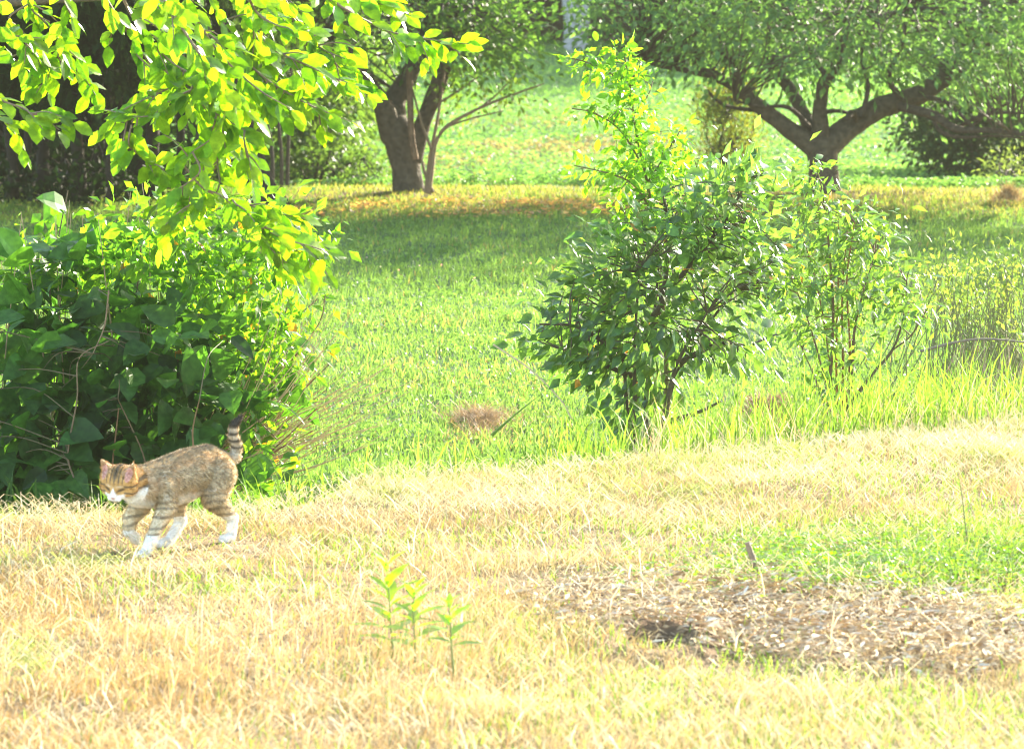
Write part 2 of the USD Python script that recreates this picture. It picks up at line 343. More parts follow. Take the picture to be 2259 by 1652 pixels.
cl = ellipses(rt, [(1500, 40, 240, 95, 35.6, 1.3, 120), (1420, 10, 180, 80, 36.2, 1.2, 50), (1760, 40, 300, 115, 36.0, 1.6, 190), (2050, 60, 280, 120, 36.0, 1.5, 190), (2260, 110, 160, 110, 36.0, 1.5, 90),
                   (1600, 105, 90, 45, 36.3, 0.8, 26), (1980, 150, 110, 35, 36.8, 0.7, 26), (2200, 175, 110, 40, 36.8, 0.8, 22), (1720, 135, 60, 25, 37.0, 0.5, 8), (1880, 140, 90, 30, 37.2, 0.5, 12),
                   (1800, -180, 420, 150, 36.0, 1.7, 150), (2150, -200, 400, 180, 36.0, 1.7, 120), (2500, 0, 260, 200, 36.0, 1.6, 120), (1950, -420, 480, 160, 36.0, 1.7, 110), (1450, -160, 200, 110, 36.0, 1.2, 60)])
V, F = twigs(rt, starts, cl[rt.random(len(cl)) < 0.75], 0.007, 0.002, 4)
tree_r.part('twigs', V, F, M_TWIG, np.array((0.07, 0.05, 0.035)), kind='stuff')
P, d, n = spread(rt, cl, 14, 0.11, droop=0.12, up=0.9, out=base + [0, 0, 1.0])
foliage(tree_r, P, d, n, rt.uniform(0.05, 0.085, len(P)), rt.uniform(0.024, 0.036, len(P)), mixcol(rt, len(P), (0.065, 0.150, 0.060), (0.105, 0.205, 0.075)), M_SOFT, 'lance', 'mid', 300)

# tree added just outside the right edge, put there to shade the lawn
rt2 = np.random.default_rng(26)
b2 = np.array([5.3, 35.8, 0.0]); b2[2] = ground(b2[0], b2[1])
shade_tree = Thing('spreading_tree', 'spreading tree added beyond the right edge to shade the lawn, its crown reaching in', 'tree', b2)
N2 = [[(b2 + [0, 0, -0.1], 0.16), (b2 + [0, 0, 0.5], 0.12), (b2 + [0.03, 0, 0.8], 0.12)]] + [[(b2 + [0, 0, 0.7], 0.09), (b2 + [a * 0.5, c * 0.5, 1.25], 0.06), (b2 + [a, c, 1.9], 0.04), (b2 + [a * 1.3, c * 1.2, 2.6], 0.02)] for a, c in ((-1.1, 0.2), (0.9, -0.5), (0.2, 0.8), (-0.3, -0.7))]
wood(shade_tree, 'trunk', N2[:1], 0.04, (0.085, 0.066, 0.044), 0.010, 91)
for k, ch in enumerate(N2[1:]): wood(shade_tree, 'limb', [ch], 0.04, (0.085, 0.066, 0.045), 0.007, 92 + k)
a_ = rt2.standard_normal((420, 3)); cl = b2 + [0, 0, 2.0] + nz(a_) * rt2.random((420, 1)) ** 0.4 * [2.1, 1.7, 0.95]
V, F = twigs(rt2, chain_points(N2[1:]), cl, 0.008, 0.002, 4); shade_tree.part('twigs', V, F, M_TWIG, np.array((0.07, 0.05, 0.035)), kind='stuff')
P, d, n = spread(rt2, cl, 13, 0.12, droop=0.5, up=0.9, out=b2 + [0, 0, 1.0])
foliage(shade_tree, P, d, n, rt2.uniform(0.05, 0.085, len(P)), rt2.uniform(0.024, 0.036, len(P)), mixcol(rt2, len(P), (0.065, 0.150, 0.060), (0.105, 0.205, 0.075)), M_SOFT, 'lance', 'mid', 60)

# the forked tree on the left of the middle
rl = np.random.default_rng(22)
base = at(905, 438, Dt)
tree_l = Thing('forked_tree', 'tree with a thick dark trunk parting into three upright limbs, left of the middle', 'tree', base)
Lc = [limb(Dt, [(905, 455, 48), (903, 425, 36), (897, 370, 32), (884, 310, 37), (874, 285, 36)]),
      limb(Dt, [(868, 300, 29), (845, 235, 22), (812, 182, 19), (770, 130, 19), (735, 60, 16), (700, -50, 12)], -0.4),
      limb(Dt, [(872, 290, 30), (868, 225, 25), (905, 160, 20), (930, 115, 17), (950, 40, 14), (955, -60, 11)], 0.3),
      limb(Dt, [(910, 345, 24), (935, 265, 18), (965, 190, 19), (988, 120, 18), (1005, 40, 15), (1020, -60, 11)], -0.2)]
wood(tree_l, 'trunk', Lc[:1], 0.035, (0.085, 0.066, 0.045), 0.010, 14)
for k, ch in enumerate(Lc[1:]): wood(tree_l, 'limb', [ch], 0.03, (0.085, 0.066, 0.045), 0.008, 15 + k)
tree_l.part('dead_branch', *tube(curve([p for p, r in limb(35.75, [(903, 150, 7), (905, 230, 7), (908, 300, 8), (917, 352, 7)])], 6), 0.021, 7), M_BARK, np.array((0.16, 0.10, 0.06)), smooth=True, label='pale brown broken branch hanging along the trunk')
cl = ellipses(rl, [(700, 20, 200, 60, 36, 1.2, 50), (900, 20, 190, 60, 36, 1.2, 60), (1060, 50, 110, 75, 35.8, 0.9, 60), (1110, 90, 60, 50, 35.6, 0.5, 16), (1000, 140, 70, 40, 36.4, 0.5, 12), (850, -150, 420, 140, 36, 1.6, 130), (850, -400, 420, 140, 36, 1.5, 90), (640, 70, 90, 60, 36.5, 0.6, 22)])
V, F = twigs(rl, chain_points(Lc[1:]), cl, 0.008, 0.002, 4)
tree_l.part('twigs', V, F, M_TWIG, np.array((0.07, 0.05, 0.035)), kind='stuff')
P, d, n = spread(rl, cl, 16, 0.12, droop=0.15, up=0.9, out=base + [0, 0, 1.0])
foliage(tree_l, P, d, n, rl.uniform(0.05, 0.085, len(P)), rl.uniform(0.026, 0.040, len(P)), mixcol(rl, len(P), (0.05, 0.125, 0.035), (0.09, 0.175, 0.045)), M_SOFT, 'lance', 'mid', 300)

# sapling of thin stems at the foot of the forked tree
rs = np.random.default_rng(23)
sap = Thing('sapling', 'thin bare-stemmed sapling growing right beside the forked trunk', 'sapling', at(945, 425, 35.6))
S = [limb(35.6, [(945, 428, 7), (953, 370, 6), (960, 320, 5), (985, 280, 4.5), (1060, 238, 3.5), (1130, 210, 2.5), (1200, 185, 1.5)]),
     limb(35.6, [(940, 425, 6), (948, 350, 4), (962, 280, 4), (973, 215, 3), (985, 120, 2)], 0.2),
     limb(35.6, [(952, 330, 4), (930, 270, 3), (905, 180, 2)], 0.2),
     limb(35.6, [(985, 280, 3), (1040, 262, 2), (1110, 245, 1.5)], -0.2),
     limb(35.6, [(1060, 238, 3), (1100, 205, 2), (1150, 150, 1.5)], 0.3),
     limb(35.6, [(972, 225, 3), (1020, 195, 2), (1080, 150, 1.5)], 0.1),
     limb(35.6, [(955, 424, 5), (940, 390, 4), (930, 350, 3)], 0.1)]
for c in S:
    sap.part('stem', *tube(curve([p for p, r in c], 5), np.interp(np.linspace(0, 1, 5 * (len(c) - 1) + 1), np.linspace(0, 1, len(c)), [r for p, r in c]) * 35.6 / 35.6, 5), M_TWIG, np.array((0.17, 0.11, 0.06)), smooth=True)
cl = ellipses(rs, [(1060, 190, 90, 60, 35.6, 0.3, 16), (980, 150, 40, 50, 35.7, 0.3, 6), (1130, 175, 50, 40, 35.6, 0.3, 6)])
P, d, n = spread(rs, cl, 6, 0.06, 0.4)
foliage(sap, P, d, n, rs.uniform(0.04, 0.06, len(P)), rs.uniform(0.02, 0.03, len(P)), mixcol(rs, len(P), (0.06, 0.12, 0.03), (0.09, 0.15, 0.03)), M_SOFT, 'oval', 'mid', 140)

# dark thicket at the left: a leaning trunk, slim trunks, an understorey and a roof of leaves
rk = np.random.default_rng(24)
lean = Thing('leaning_tree', 'dark trunk leaning left behind the hanging yellow-green leaves', 'tree', at(592, 452, 35.0))
LC = [limb(35.0, [(598, 462, 44), (588, 440, 34), (562, 370, 29), (540, 300, 27), (520, 215, 25), (505, 130, 24), (480, 20, 22), (440, -120, 18)])]
wood(lean, 'trunk', LC, 0.035, (0.032, 0.025, 0.018), 0.010, 31)
lean.part('root', *bark_mesh([limb(34.9, [(592, 445, 24), (620, 455, 14), (645, 470, 6)])], 0.03, 0.006), M_BARK, np.array((0.032, 0.025, 0.018)), smooth=True)
cl = ellipses(rk, [(420, -160, 300, 110, 33.6, 1.2, 80), (330, -60, 240, 60, 34.2, 0.8, 40)])
V, F = twigs(rk, chain_points(LC), cl, 0.01, 0.003, 4); lean.part('twigs', V, F, M_TWIG, np.array((0.05, 0.04, 0.03)), kind='stuff')
P, d, n = spread(rk, cl, 22, 0.14, 0.4)
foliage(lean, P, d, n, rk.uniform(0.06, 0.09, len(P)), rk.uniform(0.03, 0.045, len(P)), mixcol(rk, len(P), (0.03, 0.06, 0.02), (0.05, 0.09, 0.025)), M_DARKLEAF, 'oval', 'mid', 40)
trunks = [(25, 35.6, 12, -6), (62, 36.4, 9, 8), (100, 35.8, 14, -4), (150, 36.6, 8, 5), (172, 35.3, 15, -12), (222, 36.8, 11, 6), (238, 35.1, 6, 10), (268, 36.0, 13, -5), (305, 37.0, 8, 8), (335, 35.7, 17, 14), (400, 37.0, 10, -10)]
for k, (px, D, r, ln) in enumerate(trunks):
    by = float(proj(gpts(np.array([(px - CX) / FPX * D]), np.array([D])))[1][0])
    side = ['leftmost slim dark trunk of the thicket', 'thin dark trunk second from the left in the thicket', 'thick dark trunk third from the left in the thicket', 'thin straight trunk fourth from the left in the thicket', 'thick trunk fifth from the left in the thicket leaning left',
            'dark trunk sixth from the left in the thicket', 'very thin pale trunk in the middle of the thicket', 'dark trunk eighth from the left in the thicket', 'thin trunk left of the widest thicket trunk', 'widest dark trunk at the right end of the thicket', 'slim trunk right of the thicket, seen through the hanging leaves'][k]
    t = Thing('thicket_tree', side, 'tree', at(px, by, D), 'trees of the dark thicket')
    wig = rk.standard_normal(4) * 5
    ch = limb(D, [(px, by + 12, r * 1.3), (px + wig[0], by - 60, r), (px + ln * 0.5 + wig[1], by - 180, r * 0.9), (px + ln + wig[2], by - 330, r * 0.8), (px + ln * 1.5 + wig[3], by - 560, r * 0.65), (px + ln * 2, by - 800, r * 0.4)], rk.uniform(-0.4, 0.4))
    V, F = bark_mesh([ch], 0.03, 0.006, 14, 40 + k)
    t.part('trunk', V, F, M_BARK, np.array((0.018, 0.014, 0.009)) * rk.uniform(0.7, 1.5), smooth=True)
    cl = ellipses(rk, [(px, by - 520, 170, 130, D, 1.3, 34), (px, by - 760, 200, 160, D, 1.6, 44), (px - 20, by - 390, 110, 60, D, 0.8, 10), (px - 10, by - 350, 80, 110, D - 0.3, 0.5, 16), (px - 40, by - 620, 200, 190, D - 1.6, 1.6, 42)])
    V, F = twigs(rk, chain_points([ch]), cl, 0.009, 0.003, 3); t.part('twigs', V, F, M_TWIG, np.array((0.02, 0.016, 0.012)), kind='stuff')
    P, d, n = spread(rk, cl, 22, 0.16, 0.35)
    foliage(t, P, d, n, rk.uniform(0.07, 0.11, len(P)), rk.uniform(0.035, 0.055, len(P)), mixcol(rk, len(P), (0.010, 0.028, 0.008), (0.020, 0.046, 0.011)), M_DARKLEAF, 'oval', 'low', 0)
def bush(name, label, spec, D, per, sig, L, wr, ca, cb, mat, seed, base_px, nparts=0, shape='oval', far='mid', droop=0.3, stems=5, stem_col=(0.08, 0.06, 0.04), cat='bush', group=None, r0=0.012, nstem_r=0.02, up=0.8):
    r = np.random.default_rng(seed)
    b = at(base_px[0], base_px[1], D); b[2] = ground(b[0], b[1])
    th = Thing(name, label, cat, b, group); cl = ellipses(r, spec)
    ks = r.choice(len(cl), min(stems, len(cl)), False); chs = []
    for k in ks:
        s = b + np.array([r.uniform(-0.12, 0.12), r.uniform(-0.1, 0.1), -0.02]); e = cl[k]
        m = s * 0.5 + e * 0.5 + r.standard_normal(3) * 0.05 + [0, 0, 0.06]
        c = curve([s, m, e], 6); chs.append(c)
        th.part('stem', *tube(c, np.linspace(nstem_r, nstem_r * 0.25, len(c)), 6), M_TWIG, np.array(stem_col), smooth=True)
    V, F = twigs(r, np.vstack(chs), cl, r0 * 0.5, r0 * 0.15, 3); th.part('twigs', V, F, M_TWIG, np.array(stem_col), kind='stuff')
    P, d, n = spread(r, cl, per, sig, droop, up, out=b + [0, 0, 0.3 * np.ptp(cl[:, 2])])
    LL = r.uniform(L[0], L[1], len(P))
    foliage(th, P, d, n, LL, LL * r.uniform(wr * 0.85, wr * 1.15, len(P)), mixcol(r, len(P), ca, cb), mat, shape, far, nparts)
    return th
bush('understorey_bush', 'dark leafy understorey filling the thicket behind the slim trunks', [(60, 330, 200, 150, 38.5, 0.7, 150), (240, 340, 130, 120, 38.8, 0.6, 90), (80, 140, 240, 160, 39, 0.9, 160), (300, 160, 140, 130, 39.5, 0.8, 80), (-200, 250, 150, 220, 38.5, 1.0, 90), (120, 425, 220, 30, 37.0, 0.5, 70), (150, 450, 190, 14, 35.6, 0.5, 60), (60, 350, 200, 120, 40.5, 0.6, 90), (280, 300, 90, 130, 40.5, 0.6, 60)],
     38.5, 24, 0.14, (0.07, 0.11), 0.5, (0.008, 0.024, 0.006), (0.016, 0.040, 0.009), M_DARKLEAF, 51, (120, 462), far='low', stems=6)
bush('understorey_shrub', 'small dark shrub at the right foot of the thicket behind the leaning trunk', [(420, 400, 60, 45, 37, 0.4, 24), (480, 360, 60, 80, 38, 0.4, 24), (440, 250, 50, 60, 38, 0.4, 14)], 37.5, 20, 0.10, (0.05, 0.08), 0.5, (0.03, 0.06, 0.018), (0.05, 0.09, 0.02), M_DARKLEAF, 52, (440, 450), far='low', stems=5)
for k, (x0, x1, lab) in enumerate([(598, 585, 'thin sapling nearest the leaning trunk'), (618, 610, 'thin sapling in the middle of three beside the leaning trunk'), (632, 640, 'thin sapling farthest right of three beside the leaning trunk')]):
    b = at(x0, 450, 36.5); t = Thing('thin_sapling', lab, 'sapling', b, 'thin saplings beside the leaning trunk')
    c = curve([b - [0, 0, 0.05], at(x0 + 3, 350, 36.5), at(x1, 200, 36.6), at(x1 + 10, -40, 36.8)], 6)
    t.part('stem', *tube(c, np.linspace(0.016, 0.008, len(c)), 6), M_TWIG, np.array((0.06, 0.045, 0.03)), smooth=True)
    cl = ellipses(rk, [(x1 + 5, 30, 50, 60, 36.7, 0.3, 8)]); P, d, n = spread(rk, cl, 8, 0.08)
    foliage(t, P, d, n, rk.uniform(0.05, 0.07, len(P)), rk.uniform(0.025, 0.035, len(P)), mixcol(rk, len(P), (0.04, 0.08, 0.02), (0.07, 0.12, 0.03)), M_SOFT, 'oval', 'mid', 0)
bush('leafy_bush', 'leafy mid-green bush behind the gap between the leaning trunk and the forked tree', [(690, 210, 110, 80, 39, 0.7, 60), (760, 170, 90, 60, 39.5, 0.6, 40), (640, 330, 50, 60, 39, 0.4, 24), (740, 290, 70, 40, 38.7, 0.5, 20), (640, 0, 170, 130, 39, 0.8, 90), (700, -250, 200, 140, 39, 0.9, 80)], 39, 20, 0.12, (0.06, 0.09), 0.55, (0.05, 0.10, 0.025), (0.08, 0.14, 0.035), M_SOFT, 53, (690, 420))
bush('leafy_bush', 'low bright green weedy bush at the left foot of the forked tree', [(720, 370, 90, 45, 38, 0.4, 44), (640, 400, 50, 40, 38, 0.3, 20), (800, 390, 50, 35, 37.6, 0.3, 18)], 38, 18, 0.08, (0.04, 0.07), 0.5, (0.05, 0.10, 0.03), (0.08, 0.14, 0.04), M_SOFT, 54, (720, 425))
bush('conifer_shrub', 'upright yellow-green conifer shrub behind the spreading tree, left of its trunk', [(1610, 270, 60, 90, 39, 0.25, 90), (1600, 350, 50, 50, 39, 0.2, 36), (1625, 190, 45, 45, 39, 0.2, 24), (1560, 230, 25, 40, 39, 0.2, 12)], 39, 26, 0.05, (0.03, 0.055), 0.25, (0.07, 0.10, 0.02), (0.14, 0.15, 0.03), M_SOFT, 55, (1608, 425), droop=-0.5, shape='lance')
bush('dark_bush', 'large rounded dark bush at the right edge behind the bare low branches', [(2120, 300, 120, 90, 41, 0.6, 130), (2250, 290, 130, 100, 41.3, 0.7, 120), (2400, 260, 140, 120, 41.3, 0.8, 90), (2080, 240, 70, 50, 41, 0.4, 30), (2200, 380, 120, 20, 41, 0.5, 30)], 41, 22, 0.10, (0.04, 0.07), 0.5, (0.03, 0.06, 0.025), (0.05, 0.08, 0.03), M_DARKLEAF, 56, (2150, 400))
bush('weedy_shrub', 'thin pale weed shrub at the right edge beside the dark bush', [(2240, 370, 50, 40, 38.5, 0.3, 22), (2200, 390, 40, 20, 38.5, 0.2, 10)], 38.5, 14, 0.07, (0.03, 0.05), 0.4, (0.09, 0.14, 0.05), (0.12, 0.16, 0.06), M_SOFT, 57, (2230, 415))

# far edge of the field: a row of hazy trees
rf = np.random.default_rng(25)
far_labels = ['far tree at the left end of the row behind the field', 'far hazy tree behind the thicket', 'far tree behind the leaning trunk', 'far tree behind the forked tree', 'far grey-green tree just left of the pale trunk', 'far tree right of the pale trunk above the field', 'far tree behind the left half of the spreading tree', 'far tree behind the spreading crown', 'far tree at the right edge behind the dark bush', 'far tree at the right end of the row behind the field']
for k in range(10):
    px = -300 + 310 * k; D = 64 + 3 * rf.random()
    by = float(proj(gpts(np.array([(px - CX) / FPX * D]), np.array([D])))[1][0]); b = at(px, by, D); b[2] = ground(b[0], b[1])
    t = Thing('far_tree', far_labels[k], 'tree', b, 'hazy trees beyond the field')
    ch = limb(D, [(px, by + 10, 26), (px + 6, by - 120, 20), (px - 8, by - 420, 14), (px, by - 800, 7)])
    V, F = bark_mesh([ch], 0.08, 0.012, 8, 60 + k); t.part('trunk', V, F, M_BARK, np.array((0.07, 0.06, 0.05)), smooth=True)
    cl = ellipses(rf, [(px, by - 60, 190, 75, D, 1.6, 90), (px, by - 230, 220, 150, D, 2.0, 90), (px, by - 560, 200, 260, D, 2.2, 110)])
    V, F = twigs(rf, chain_points([ch]), cl, 0.014, 0.004, 3); t.part('twigs', V, F, M_TWIG, np.array((0.06, 0.05, 0.04)), kind='stuff')
    P, d, n = spread(rf, cl, 22, 0.26, 0.3)
    foliage(t, P, d, n, rf.uniform(0.10, 0.17, len(P)), rf.uniform(0.06, 0.09, len(P)), mixcol(rf, len(P), (0.05, 0.065, 0.035), (0.075, 0.085, 0.045)), M_DARKLEAF, 'oval', 'low', 0)
pale = Thing('pale_tree', 'pale grey trunk standing far off above the field at the top of the picture', 'tree', at(1270, 95, 61.5))
pc = limb(61.5, [(1272, 110, 30), (1268, 60, 24), (1262, 0, 22), (1255, -120, 18), (1262, -330, 12)])
wood(pale, 'trunk', [pc], 0.06, (0.34, 0.33, 0.32), 0.01, 71)
pc2 = limb(61.4, [(1285, 60, 14), (1294, 20, 12), (1300, -80, 9)]); wood(pale, 'limb', [pc2], 0.06, (0.30, 0.29, 0.28), 0.008, 72)
cl = ellipses(rf, [(1270, -260, 200, 120, 61.5, 1.5, 60)]); P, d, n = spread(rf, cl, 22, 0.25)
foliage(pale, P, d, n, rf.uniform(0.09, 0.14, len(P)), rf.uniform(0.05, 0.07, len(P)), mixcol(rf, len(P), (0.05, 0.08, 0.03), (0.07, 0.1, 0.04)), M_DARKLEAF, 'oval', 'low', 0)
V, F = twigs(rf, chain_points([pc, pc2]), cl, 0.014, 0.004, 3); pale.part('twigs', V, F, M_TWIG, np.array((0.2, 0.19, 0.18)), kind='stuff')

# ---------------------------------------------------------------- shrubs in the middle
DS = 21.4
def base_at(px, D):
    b = at(px, 900, D); b[2] = ground(b[0], b[1]); return b
rc = np.random.default_rng(31)
cb = base_at(1425, DS)
cam_ = Thing('camellia_shrub', 'rounded dark glossy-leaved shrub with a few orange leaves in the centre of the picture', 'shrub', cb)
def stem(th, pts, D, r0, r1, col, n=6, sides=6, dD=0.0, mat=None, name='stem'):
    p = np.array([at(q[0], q[1], D + dD * i / max(len(pts) - 1, 1)) for i, q in enumerate(pts)])
    c = curve(p, n); th.part(name, *tube(c, np.linspace(r0, r1, len(c)), sides), mat or M_TWIG, np.array(col), smooth=True); return c
stemc = (0.10, 0.075, 0.04)
cs = [stem(cam_, q, DS, 0.013, 0.004, stemc, dD=dd) for q, dd in (
    ([(1385, 1000), (1382, 900), (1375, 800), (1350, 690)], 0.1), ([(1395, 1000), (1400, 880), (1400, 760), (1410, 600)], -0.1), ([(1440, 1000), (1425, 900), (1440, 740), (1455, 560)], 0.1),
    ([(1455, 1000), (1470, 900), (1495, 800), (1560, 690)], -0.15), ([(1460, 990), (1480, 860), (1530, 760), (1620, 640)], 0.2), ([(1400, 800), (1340, 760), (1270, 720), (1190, 715)], -0.1),
    ([(1395, 830), (1320, 800), (1240, 770)], 0.05), ([(1440, 700), (1510, 600), (1590, 500), (1650, 400)], 0.1), ([(1500, 800), (1580, 760), (1640, 760)], 0.1), ([(1440, 740), (1470, 600), (1470, 470), (1460, 420)], 0.15), ([(1475, 930), (1540, 910), (1590, 885)], -0.2))]
cl = ellipses(rc, [(1300, 700, 120, 80, DS, 0.22, 30), (1245, 740, 80, 50, DS, 0.2, 13), (1330, 600, 80, 55, DS, 0.22, 24), (1430, 600, 110, 90, DS, 0.3, 30), (1420, 720, 110, 75, DS, 0.3, 30), (1380, 800, 100, 50, DS, 0.22, 16), (1280, 795, 50, 30, DS, 0.15, 5),
                   (1560, 690, 110, 80, DS, 0.28, 32), (1590, 770, 70, 45, DS, 0.2, 14), (1520, 560, 100, 80, DS, 0.3, 28), (1640, 560, 90, 75, DS, 0.25, 32), (1700, 600, 55, 60, DS, 0.2, 13), (1590, 450, 100, 75, DS, 0.25, 34), (1640, 390, 60, 45, DS, 0.2, 12), (1480, 470, 80, 60, DS, 0.2, 18), (1390, 880, 40, 60, DS, 0.12, 7), (1450, 880, 40, 50, DS, 0.12, 7), (1430, 960, 50, 30, DS, 0.12, 8), (1380, 510, 50, 35, DS, 0.12, 6)])
V, F = twigs(rc, np.vstack(cs), cl, 0.004, 0.0015, 4); cam_.part('twigs', V, F, M_TWIG, np.array(stemc), kind='stuff')
P, d, n = spread(rc, cl, 6, 0.050, droop=0.35, up=1.3, out=cb + [0.05, 0, 0.55], jit=0.5); n = n + [0.75, -0.35, 0]
LL = rc.uniform(0.055, 0.080, len(P)); C = mixcol(rc, len(P), (0.052, 0.122, 0.030), (0.105, 0.195, 0.046), 0.2)
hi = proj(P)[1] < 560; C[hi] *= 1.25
o = rc.random(len(P)) < 0.009; C[o] = np.array((0.40, 0.18, 0.03)) * rc.uniform(0.8, 1.2, (o.sum(), 1))
foliage(cam_, P, d, n, LL, LL * rc.uniform(0.46, 0.58, len(P)), C, M_GLOSSY, 'oval', 'mid', 300, curl=0.22, fold=0.25)

rn = np.random.default_rng(32)
nb = base_at(1470, DS + 0.45)
nan_ = Thing('slender_shrub', 'tall slender bright yellow-green shrub rising above the glossy dark shrub', 'shrub', nb)
Dn = DS + 0.35
ns = [stem(nan_, q, Dn, r, 0.0025, (0.15, 0.12, 0.04), dD=dd) for q, r, dd in (
    ([(1465, 990), (1470, 800), (1455, 600), (1440, 480), (1425, 390), (1405, 300), (1390, 190), (1375, 115)], 0.012, 0.0), ([(1440, 470), (1400, 410), (1350, 385), (1265, 365)], 0.005, -0.1), ([(1420, 370), (1370, 290), (1310, 250), (1262, 240)], 0.004, -0.1),
    ([(1395, 220), (1350, 165), (1300, 140), (1255, 128)], 0.004, 0.0), ([(1400, 250), (1430, 210), (1440, 180)], 0.003, 0.1), ([(1430, 400), (1470, 340), (1500, 290)], 0.004, 0.1), ([(1440, 480), (1500, 400), (1545, 370)], 0.004, 0.1), ([(1390, 180), (1410, 150), (1412, 125)], 0.003, 0.0))]
cl = ellipses(rn, [(1380, 140, 34, 32, Dn, 0.08, 14), (1350, 150, 40, 15, Dn, 0.06, 6), (1290, 138, 40, 11, Dn, 0.05, 7), (1395, 200, 38, 40, Dn, 0.1, 16), (1320, 240, 60, 13, Dn, 0.06, 11), (1405, 270, 42, 40, Dn, 0.12, 16), (1400, 330, 55, 40, Dn, 0.12, 18), (1475, 310, 40, 35, Dn, 0.1, 12), (1330, 375, 70, 15, Dn, 0.07, 11), (1420, 390, 70, 40, Dn, 0.14, 20), (1500, 370, 60, 40, Dn, 0.12, 14), (1400, 450, 60, 45, Dn, 0.15, 16), (1480, 440, 60, 40, Dn, 0.14, 14)])
V, F = twigs(rn, np.vstack(ns), cl, 0.0025, 0.001, 3); nan_.part('twigs', V, F, M_TWIG, np.array((0.15, 0.12, 0.04)), kind='stuff')
P, d, n = spread(rn, cl, 7, 0.030, droop=0.15, up=0.8); n = n + [0.35, -0.25, 0]
LL = rn.uniform(0.032, 0.056, len(P))
foliage(nan_, P, d, n, LL, LL * rn.uniform(0.40, 0.52, len(P)), mixcol(rn, len(P), (0.085, 0.195, 0.02), (0.145, 0.265, 0.03), 0.15), M_THIN, 'oval', 'mid', 300)

rr = np.random.default_rng(33)
rb = base_at(1855, 20.9); Dr = 20.9
rsh = Thing('many_stemmed_shrub', 'pale narrow-leaved shrub with many upright brown stems, right of the glossy dark shrub', 'shrub', rb)
ss = [stem(rsh, q, Dr, r, 0.002, c, dD=dd) for q, r, c, dd in (
    ([(1840, 960), (1832, 850), (1838, 700), (1830, 560), (1815, 430), (1800, 365)], 0.009, (0.14, 0.09, 0.04), 0.0), ([(1855, 960), (1860, 820), (1858, 650), (1870, 500)], 0.008, (0.20, 0.11, 0.04), 0.1), ([(1870, 930), (1880, 800), (1890, 700), (1930, 560)], 0.010, (0.12, 0.08, 0.04), -0.1),
    ([(1870, 900), (1920, 830), (1970, 770), (1995, 690), (2000, 620)], 0.008, (0.10, 0.075, 0.04), -0.1), ([(1835, 940), (1815, 820), (1780, 700), (1740, 600)], 0.006, (0.16, 0.10, 0.05), 0.1), ([(1848, 950), (1845, 780), (1850, 600), (1850, 470)], 0.006, (0.30, 0.13, 0.03), 0.1),
    ([(1862, 940), (1875, 780), (1868, 620), (1885, 490)], 0.006, (0.26, 0.12, 0.04), -0.1), ([(1830, 930), (1800, 840), (1770, 770)], 0.005, (0.16, 0.1, 0.05), 0.0), ([(1965, 775), (2010, 740), (2040, 690)], 0.004, (0.12, 0.08, 0.04), 0.0), ([(1844, 955), (1825, 760), (1800, 620), (1770, 520)], 0.005, (0.22, 0.12, 0.04), 0.1))]
cl = ellipses(rr, [(1800, 400, 22, 50, Dr, 0.08, 12), (1830, 490, 70, 45, Dr, 0.16, 20), (1910, 510, 70, 40, Dr, 0.16, 18), (1860, 590, 120, 70, Dr, 0.22, 34), (1770, 610, 60, 60, Dr, 0.15, 14), (1960, 640, 80, 70, Dr, 0.2, 26), (2010, 700, 50, 40, Dr, 0.15, 10), (1850, 720, 110, 60, Dr, 0.2, 18), (1770, 730, 50, 50, Dr, 0.12, 8), (1850, 830, 70, 50, Dr, 0.12, 10)])
V, F = twigs(rr, np.vstack(ss), cl, 0.003, 0.001, 3); rsh.part('twigs', V, F, M_TWIG, np.array((0.15, 0.1, 0.05)), kind='stuff')
P, d, n = spread(rr, cl, 9, 0.042, droop=0.3, up=1.0); n = n + [0.5, -0.3, 0]
LL = rr.uniform(0.035, 0.062, len(P)); C = mixcol(rr, len(P), (0.08, 0.17, 0.035), (0.13, 0.23, 0.045), 0.15)
o = rr.random(len(P)) < 0.02; C[o] = np.array((0.40, 0.20, 0.03))
foliage(rsh, P, d, n, LL, LL * rr.uniform(0.34, 0.45, len(P)), C, M_GLOSSY, 'lance', 'mid', 300, curl=0.3)

# ---------------------------------------------------------------- the tree that hangs over the left of the picture
ro = np.random.default_rng(41)
tb = np.array([-2.75, 17.9, 0.0]); tb[2] = ground(tb[0], tb[1])
ov = Thing('overhanging_tree', 'drooping branches of broad translucent yellow-green leaves over the upper left', 'tree', tb)
tr = [[(tb + [0, 0, -0.05], 0.13), (tb + [0.03, 0, 0.5], 0.10), (tb + [0.10, -0.05, 1.3], 0.085), (tb + [0.05, 0.05, 2.2], 0.07), (tb + [-0.1, 0.1, 3.2], 0.045)]]
V, F = bark_mesh(tr, 0.03, 0.008, 20, 81); ov.part('trunk', V, F, M_BARK, np.array((0.09, 0.07, 0.05)), smooth=True)
mains = [curve([tb + [0.10, 0, 1.3], tb + [0.6, -0.1, 1.85], tb + [1.3, -0.3, 2.05], tb + [2.2, -0.3, 1.85]], 7), curve([tb + [0.06, 0, 1.9], tb + [0.7, -0.5, 2.35], tb + [1.6, -0.7, 2.35], tb + [2.3, -0.6, 2.0]], 7), curve([tb + [0.07, 0, 1.1], tb + [0.55, 0.1, 1.55], tb + [1.0, 0.1, 1.7], tb + [1.7, 0.0, 1.75]], 7)]
for c in mains: ov.part('branch', *tube(c, np.linspace(0.035, 0.012, len(c)), 7), M_TWIG, np.array((0.13, 0.10, 0.07)), smooth=True)
mp = np.vstack(mains)
